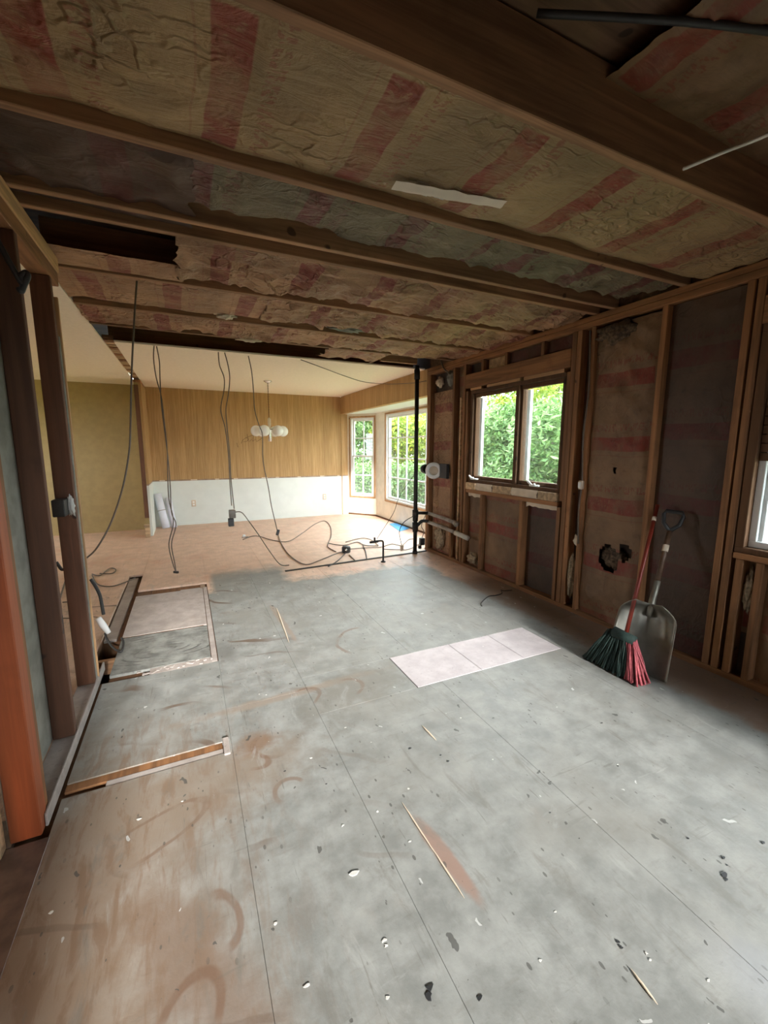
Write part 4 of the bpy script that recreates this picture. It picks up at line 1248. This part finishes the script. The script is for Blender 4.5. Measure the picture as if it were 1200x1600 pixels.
cable('wall_cable', [(2.930, 2.529, 2.822), (2.930, 2.531, 2.706), (2.930, 2.557, 2.596), (2.930, 2.563, 2.526), (2.930, 2.577, 2.472)], .005, CABLE, 'pale cable dropping from the joists over the top plate')
cable('wall_cable', [(2.94, 2.47, 2.33), (2.935, 2.44, 1.9), (2.93, 2.455, 1.5), (2.935, 2.44, 1.15), (2.932, 2.45, .9), (2.94, 2.44, .62)], .006, CABLE, 'cable stapled along the stud right of the casement window')
cable('wall_cable', [(2.940, 4.852, 2.730), (2.940, 4.757, 2.649), (2.940, 4.679, 2.572), (2.940, 4.616, 2.462), (2.940, 4.555, 2.368), (2.940, 4.454, 2.315)], .008, CABLE, 'cable dropping from the ceiling into the corner stud bay')
cable('cracked_cable', [(2.329, 2.902, 0.006), (2.374, 2.969, 0.006), (2.541, 3.076, 0.006), (2.631, 3.073, 0.006), (2.718, 3.092, 0.006), (2.775, 3.169, 0.006), (2.786, 3.143, 0.006), (2.874, 3.123, 0.006)], .004, CABLEB, 'thin crooked black wire on the bare floor under the window')

# ------------------------------------------------------------------ loose things on the floor
m = MB()
a, b = Vector((0.95, 4.735, 0)), Vector((2.93, 4.885, 0))
d = b - a
mm = Matrix.Translation(a) @ Matrix.Rotation(math.atan2(d.y, d.x), 4, 'Z')
m.box(0, d.length, -.016, .016, .0008, .012, .002, mm)
tag(m.build('floor_strip', IRON), 'long black metal strip across the opening to the dining room', 'strip')
q = [Vector(p) for p in [(3.355, 6.963, 0.000), (3.722, 7.096, -0.000), (3.604, 6.499, 0.000), (3.210, 6.235, 0.000)]]
m = MB()
m.grid(10, 8, lambda u, v: (q[0] * (1 - u) + q[1] * u) * (1 - v) + (q[3] * (1 - u) + q[2] * u) * v + Vector((0, 0, .006 + .006 * noise.noise(Vector((u * 4, v * 4, 0))))))
tag(m.build('blue_sheet', BLUE, None, True), 'flat blue plastic sheet on the floor under the bay window', 'sheet')
m = MB()
m.tube([(-0.40, 8.26, .0005), (-0.505, 8.385, .60)], .062, 18)
o = tag(m.build('paper_roll', PAPERW, None, True), 'white paper roll leaning in the corner of the white lower wall', 'roll')
MB().tube([(-0.4545, 8.3235, .308), (-0.4562, 8.3255, .318)], .0635, 18).build('wrap_band', GREYPIPE, o, True)
m = MB().tube([(-0.275, 8.27, .0006), (-0.34, 8.40, .52)], .05, 16)
tag(m.build('paper_roll', PAPERW, None, True), 'shorter white roll leaning in front of the corner roll', 'roll')

# shovel leaning on the wall
sv = empty('scoop_shovel', 'aluminium scoop shovel with dark handle leaning on the right wall', 'shovel')
foot, top = Vector((2.52, 1.59, .004)), Vector((2.93, 1.69, 1.02))
ax = (top - foot).normalized()
sidev = Vector((.42, -.95, 0))
sidev = (sidev - ax * sidev.dot(ax)).normalized()
nrm = ax.cross(sidev)
if nrm.x > 0:
    nrm = -nrm


def blade(u, v):
    w = .175 * (1 - .10 * v) * (1 - max(0, (v - .78) / .22) ** 2.2 * .55)
    s = (u - .5) * 2
    edge = .075 * abs(s) ** 2.6 * (.55 + .6 * v) - .028 * max(0, 1 - abs(s) * 3) * max(0, (v - .45) / .55)
    back = .05 * max(0, (v - .85) / .15) ** 2
    return foot + sidev * (s * w) + ax * (.44 * v) + nrm * (edge + back + .004)


m = MB().grid(24, 20, blade)
o = m.build('blade', ALU, sv, True)
md = o.modifiers.new('thick', 'SOLIDIFY')
md.thickness = .004
MB().tube([foot + ax * .36 + nrm * .02, foot + ax * .45 + nrm * .008, foot + ax * .60], [.016, .021, .019], 12).build('socket', ALU, sv, True)
MB().tube([foot + ax * .58, foot + ax * .94], .016, 12).build('shaft', DARKW, sv, True)
MB().tube([foot + ax * .80, foot + ax * .845], .0185, 12).build('shaft_band', TORN, sv, True)
g0 = foot + ax * .94
MB().tube([g0, g0 + ax * .05 + sidev * .045, g0 + ax * .11 + sidev * .055, g0 + ax * .135 + sidev * .045, g0 + ax * .135 - sidev * .045, g0 + ax * .11 - sidev * .055, g0 + ax * .05 - sidev * .045, g0], .013, 10).build('grip', BLACKP, sv, True)

# broom leaning on the stud in front of the shovel
br = empty('angle_broom', 'red handled broom with dark green and pink bristles in front of the shovel', 'broom')
bt = Vector((2.90, 1.79, 1.03))
bf = Vector((2.44, 1.62, .26))
MB().tube([bf, bt], .0125, 12).build('handle', REDP, br, True)
MB().tube([bt - (bt - bf).normalized() * .12, bt - (bt - bf).normalized() * .09], .014, 12).build('handle_band', TORN, br, True)
bd = (bf - bt).normalized()
bs = Vector((-.05, .98, .05)).normalized()
bs = Vector((-.12, .90, .10)).normalized()
cap = MB()
hc = bf + bd * .02
fl = Vector((2.40, 1.60, 0))
dn = Vector((-.14, -.06, -1)).normalized()
cap.tube([hc - bs * .06, hc + bs * .075], [.030, .034], 12)
cap.build('head_cap', GREENB, br, True)


def bristles(t0, t1, n, seed, mat, nm):
    m = MB()
    rnd = random.Random(seed)
    for k in range(n):
        t_ = t0 + (t1 - t0) * (k + rnd.random()) / n
        a_ = hc + bs * (t_ * .14) + Vector((rnd.uniform(-.022, .022), 0, rnd.uniform(-.01, .01)))
        e_ = Vector((fl.x + rnd.uniform(-.045, .045), fl.y + t_ * .34 + rnd.uniform(-.02, .02), rnd.uniform(.003, .02)))
        m.tube([a_, (a_ + e_) / 2 + Vector((rnd.uniform(-.008, .008), rnd.uniform(-.008, .008), 0)), e_], [.003, .0045, .006], 5)
    o = m.build(nm, mat, br, True)
    o['kind'] = 'stuff'
    return o


o = bristles(-.42, -.14, 110, 3, PINKB, 'bristles')
o['label'] = 'pink bristles'
o = bristles(-.14, .74, 260, 4, GREENB, 'bristles')
o['label'] = 'dark green bristles'

# splinters, chips and crumbs


def sliver(a, b, w, mat, label, name='wood_splinter', hgt=.010):
    a, b = Vector((*a, 0)), Vector((*b, 0))
    d = b - a
    mm = Matrix.Translation(a) @ Matrix.Rotation(math.atan2(d.y, d.x), 4, 'Z')
    m = MB()

    def fn(u, v):
        k = math.sin(PI * min(1, max(0, u * .96 + .02))) ** .6
        th = v * 2 * PI
        return mm @ Vector((u * d.length, w * k * math.cos(th) + .3 * w * noise.noise(Vector((u * 8, 1, a.x))), hgt * .5 + .0012 + hgt * .5 * k * math.sin(th)))
    m.grid(14, 6, fn)
    return tag(m.build(name, mat, None, True), label, 'splinter')


spl = [
    ([(0.700, 1.326, 0.000), (0.707, 1.085, 0.000)],   .0035, 'long pale splinter at the top of the pinkish gouge'),
    ([(0.707, 1.119, 0.000), (0.712, 0.918, 0.000)], .0035, 'pale splinter running down the pinkish gouge'),
    ([(1.018, 0.575, 0.000), (1.009, 0.495, 0.000)], .004, 'pale splinter lying nearest the lower right corner'),
    ([(1.013, 1.701, 0.000), (1.020, 1.577, 0.000)], .005, 'short pale splinter near the pink patch boards'),
    ([(0.644, 3.651, 0.000), (0.597, 2.920, 0.000)], .006, 'tan splinter in the long scrape left of the middle'),
]
for (pa, pb), w, lab in spl:
    sliver(pa[:2], pb[:2], w, TORN, lab, hgt=.006)


def chip(q, s, mat, name, label, group, seed):
    m = MB()
    rnd = random.Random(seed)
    n = 7
    ring = [(math.cos(2 * PI * k / n + seed) * s * rnd.uniform(.35, 1.3), math.sin(2 * PI * k / n + seed) * s * rnd.uniform(.2, .8)) for k in range(n)]
    m.prism([(q[0] + a, q[1] + b) for a, b in ring], .0006, .0006 + min(.003, s * rnd.uniform(.1, .25)))
    return tag(m.build(name, mat), label, 'debris', group)


whites = [(0.422, 1.143, 0.000), (0.432, 0.923, 0.000), (0.432, 0.909, 0.000), (1.189, 1.362, 0.000), (1.235, 1.359, 0.000), (0.945, 0.769, 0.000), (0.808, 0.695, 0.000), (0.727, 1.704, 0.000), (0.757, 1.378, 0.000), (0.296, 2.348, 0.000), (0.332, 2.324, 0.000), (0.431, 1.724, 0.000), (0.651, 1.859, 0.000), (1.182, 1.739, 0.000), (1.232, 1.674, 0.000), (1.769, 1.528, 0.000), (-0.103, 1.710, 0.000), (-0.255, 1.689, 0.000), (-0.467, 1.425, 0.000), (0.385, 0.802, 0.000), (1.094, 0.580, 0.000), (1.089, 0.566, 0.000), (1.186, 0.470, 0.000), (0.448, 1.331, 0.000), (0.595, 1.332, 0.000), (0.153, 1.101, 0.000), (0.648, 1.166, 0.000), (1.855, 2.280, 0.000), (1.681, 1.099, 0.000), (0.203, 0.916, 0.000)]
darks = [(0.495, 0.773, 0.000), (0.484, 0.759, 0.000), (1.548, 0.612, 0.000), (1.537, 0.600, 0.000), (1.810, 0.619, 0.000), (1.046, 0.634, 0.000), (1.042, 0.621, 0.000), (1.596, 0.628, 0.000), (1.674, 1.093, 0.000), (0.986, 1.488, 0.000), (1.208, 1.040, 0.000), (1.219, 0.914, 0.000), (0.307, 1.696, 0.000), (0.453, 1.549, 0.000), (1.873, 1.330, 0.000), (1.615, 0.649, 0.000), (1.582, 0.745, 0.000), (0.996, 1.439, 0.000), (0.604, 0.700, 0.000), (0.876, 1.586, 0.000)]
for k, p in enumerate(whites):
    chip(p, random.uniform(.004, .009) if k else .017, PLASTER, 'plaster_chip',
         {0: 'largest white plaster chip, left of the pinkish gouge'}.get(k, 'small white plaster chip lying on the worn floor'), 'plaster chips on the floor', k)
for k, p in enumerate(darks):
    chip(p, random.uniform(.004, .009) if k > 2 else .014, BLACKP, 'dark_crumb', {0: 'large black crumb by the bottom edge of the floor', 2: 'black crumb near the right edge of the lit floor'}.get(k, 'small dark crumb of debris lying on the worn floor'), 'dark crumbs on the floor', 100 + k)

# ------------------------------------------------------------------ outside
ground = MB().box(-30, 60, -30, 60, -0.62, -0.50).build('ground', plain('lawn_ground', (0.10, 0.15, 0.05), 1.0, var=.3, nscale=3))
tag(ground, 'green lawn outside the windows', 'ground', kind='structure')


def leaf_material(name, a, b, c):
    t = NT(name)
    geo = t.geo.outputs['Random Per Island']
    col = t.mix(t.sstep(geo, 0.0, 0.6), a, b)
    col = t.mix(t.sstep(geo, 0.75, 1.0), col, c)
    t.color(col)
    t.rough(.5)
    tr = t.n.new('ShaderNodeBsdfTranslucent')
    t.link(col, tr.inputs[0])
    mx = t.n.new('ShaderNodeMixShader')
    mx.inputs[0].default_value = .45
    t.link(t.b.outputs[0], mx.inputs[1])
    t.link(tr.outputs[0], mx.inputs[2])
    t.link(mx.outputs[0], t.out.inputs[0])
    return t.m


LEAF_Y = leaf_material('yellow_green_leaf', (0.13, 0.22, 0.02), (0.26, 0.35, 0.045), (0.55, 0.45, 0.05))
LEAF_G = leaf_material('fresh_green_leaf', (0.09, 0.19, 0.055), (0.19, 0.31, 0.11), (0.30, 0.40, 0.18))
LEAF_H = leaf_material('hedge_leaf', (0.075, 0.16, 0.04), (0.15, 0.26, 0.08), (0.25, 0.34, 0.15))
BARK = plain('grey_bark', (0.16, 0.13, 0.10), .9, var=.3)


def leaves(parent, blobs, n, size, mat, seed):
    rnd = random.Random(seed)
    V, F = [], []
    wsum = [b[3] * b[4] * b[5] for b in blobs]
    for _ in range(n):
        cx, cy, cz, rx, ry, rz = rnd.choices(blobs, wsum)[0]
        d = Vector((rnd.gauss(0, 1), rnd.gauss(0, 1), rnd.gauss(0, 1))).normalized() * rnd.uniform(.55, 1.0)
        c = Vector((cx + d.x * rx, cy + d.y * ry, cz + d.z * rz))
        if c.z < -.45:
            continue
        s = size * rnd.uniform(.6, 1.3)
        a = Vector((rnd.gauss(0, 1), rnd.gauss(0, 1), rnd.gauss(-.3, .6))).normalized()
        b = a.cross(Vector((rnd.gauss(0, .5), rnd.gauss(0, .5), 1))).normalized()
        nn = a.cross(b) * s * .12
        k = len(V)
        V += [c - a * s, c + b * s * .38 + nn, c + a * s, c - b * s * .38 + nn]
        F.append((k, k + 1, k + 2, k + 3))
    me = bpy.data.meshes.new('foliage')
    me.from_pydata([tuple(v) for v in V], [], F)
    me.materials.append(mat)
    o = bpy.data.objects.new('foliage', me)
    COL.objects.link(o)
    o.parent = parent
    o['kind'] = 'stuff'
    return o


def tree(label, x, y, blobs, n, size, mat, seed, hgt=2.5, r=.09):
    t_ = empty('garden_tree', label, 'tree', 'trees outside the windows')
    pts = [(x, y, -.51), (x + .05, y, .6), (x - .04, y + .05, hgt)]
    MB().tube(curve_pts(pts), r, 8).build('trunk', BARK, t_, True)
    rnd = random.Random(seed)
    m = MB()
    for b in blobs:
        m.tube(curve_pts([(x, y, min(hgt, .7 + rnd.random())), ((x + b[0]) / 2, (y + b[1]) / 2, b[2] * .6 + .4), b[:3]]), [.03] * 6 + [.02] * 6 + [.012], 6)
    m.build('branches', BARK, t_, True)
    leaves(t_, blobs, n, size, mat, seed)


tree('pale green leafy tree close outside the kitchen casement window', 6.4, 7.0,
     [(6.2, 6.2, .8, 1.0, 1.2, .8), (6.4, 7.4, 1.6, 1.0, 1.3, .8), (6.0, 5.4, 1.6, .9, 1.1, .8), (6.4, 6.9, 1.8, .8, 1.0, .6), (6.4, 8.0, .7, 1.0, 1.1, .8), (6.3, 5.0, .5, .9, .9, .8)],
     22000, .075, LEAF_G, 3, 1.9)
tree('yellowing tree over the pale tree outside the kitchen window', 8.8, 8.6,
     [(8.6, 8.0, 2.4, 1.0, 1.4, .7), (8.7, 9.4, 2.2, 1.0, 1.3, .8), (6.5, 6.0, 2.75, .8, 1.0, .5), (6.9, 7.6, 2.65, .8, 1.0, .55), (8.8, 9.0, 1.2, 1.0, 1.3, .9)], 16000, .075, LEAF_Y, 4, 2.4)
tree('yellow green tree high behind the hedge beyond the narrow bay window', 7.6, 14.6,
     [(7.2, 13.8, 1.9, 1.3, 1.2, .8), (8.5, 15.0, 2.3, 1.3, 1.2, .9), (6.6, 15.0, 2.5, 1.2, 1.2, .9), (7.4, 14.4, 1.0, 1.4, 1.2, .8)], 14000, .11, LEAF_Y, 5, 2.3)
tree('mixed green tree behind the hedge beyond the wide bay window', 11.0, 11.6,
     [(10.4, 11.0, 1.9, 1.2, 1.2, .9), (11.4, 12.4, 2.4, 1.3, 1.3, .9), (11.2, 10.2, 2.4, 1.2, 1.2, .9), (12.0, 11.2, 1.6, 1.2, 1.2, 1.0), (10.6, 12.6, 1.2, 1.2, 1.2, .9)], 16000, .10, LEAF_Y, 6, 2.2)
tree('dark trunked tree beside the neighbouring yard past the bay', 5.5, 15.0,
     [(5.4, 14.6, 2.3, .8, .9, .8), (6.0, 15.4, 2.5, .9, .9, .8), (5.6, 14.8, 1.3, .9, .8, .7), (4.6, 15.4, 1.6, .9, .9, .9)], 11000, .11, LEAF_G, 7, 2.2, .14)
hd = empty('garden_hedge', 'clipped pale green hedge outside the bay windows', 'hedge')
hb_ = []
for k in range(13):
    u = k / 12
    hb_.append((4.4 + u * 5.0, 12.9 - u * 5.4, .25, .62, .62, .80))
leaves(hd, hb_, 22000, .075, LEAF_H, 8)
m = MB()
rnd = random.Random(5)
for k in range(26):
    u = rnd.random()
    x, y = 4.4 + u * 5.0, 12.9 - u * 5.4
    m.tube([(x, y, -.51), (x + rnd.uniform(-.2, .2), y + rnd.uniform(-.2, .2), .6)], .016, 5)
m.build('stems', BARK, hd)['kind'] = 'stuff'
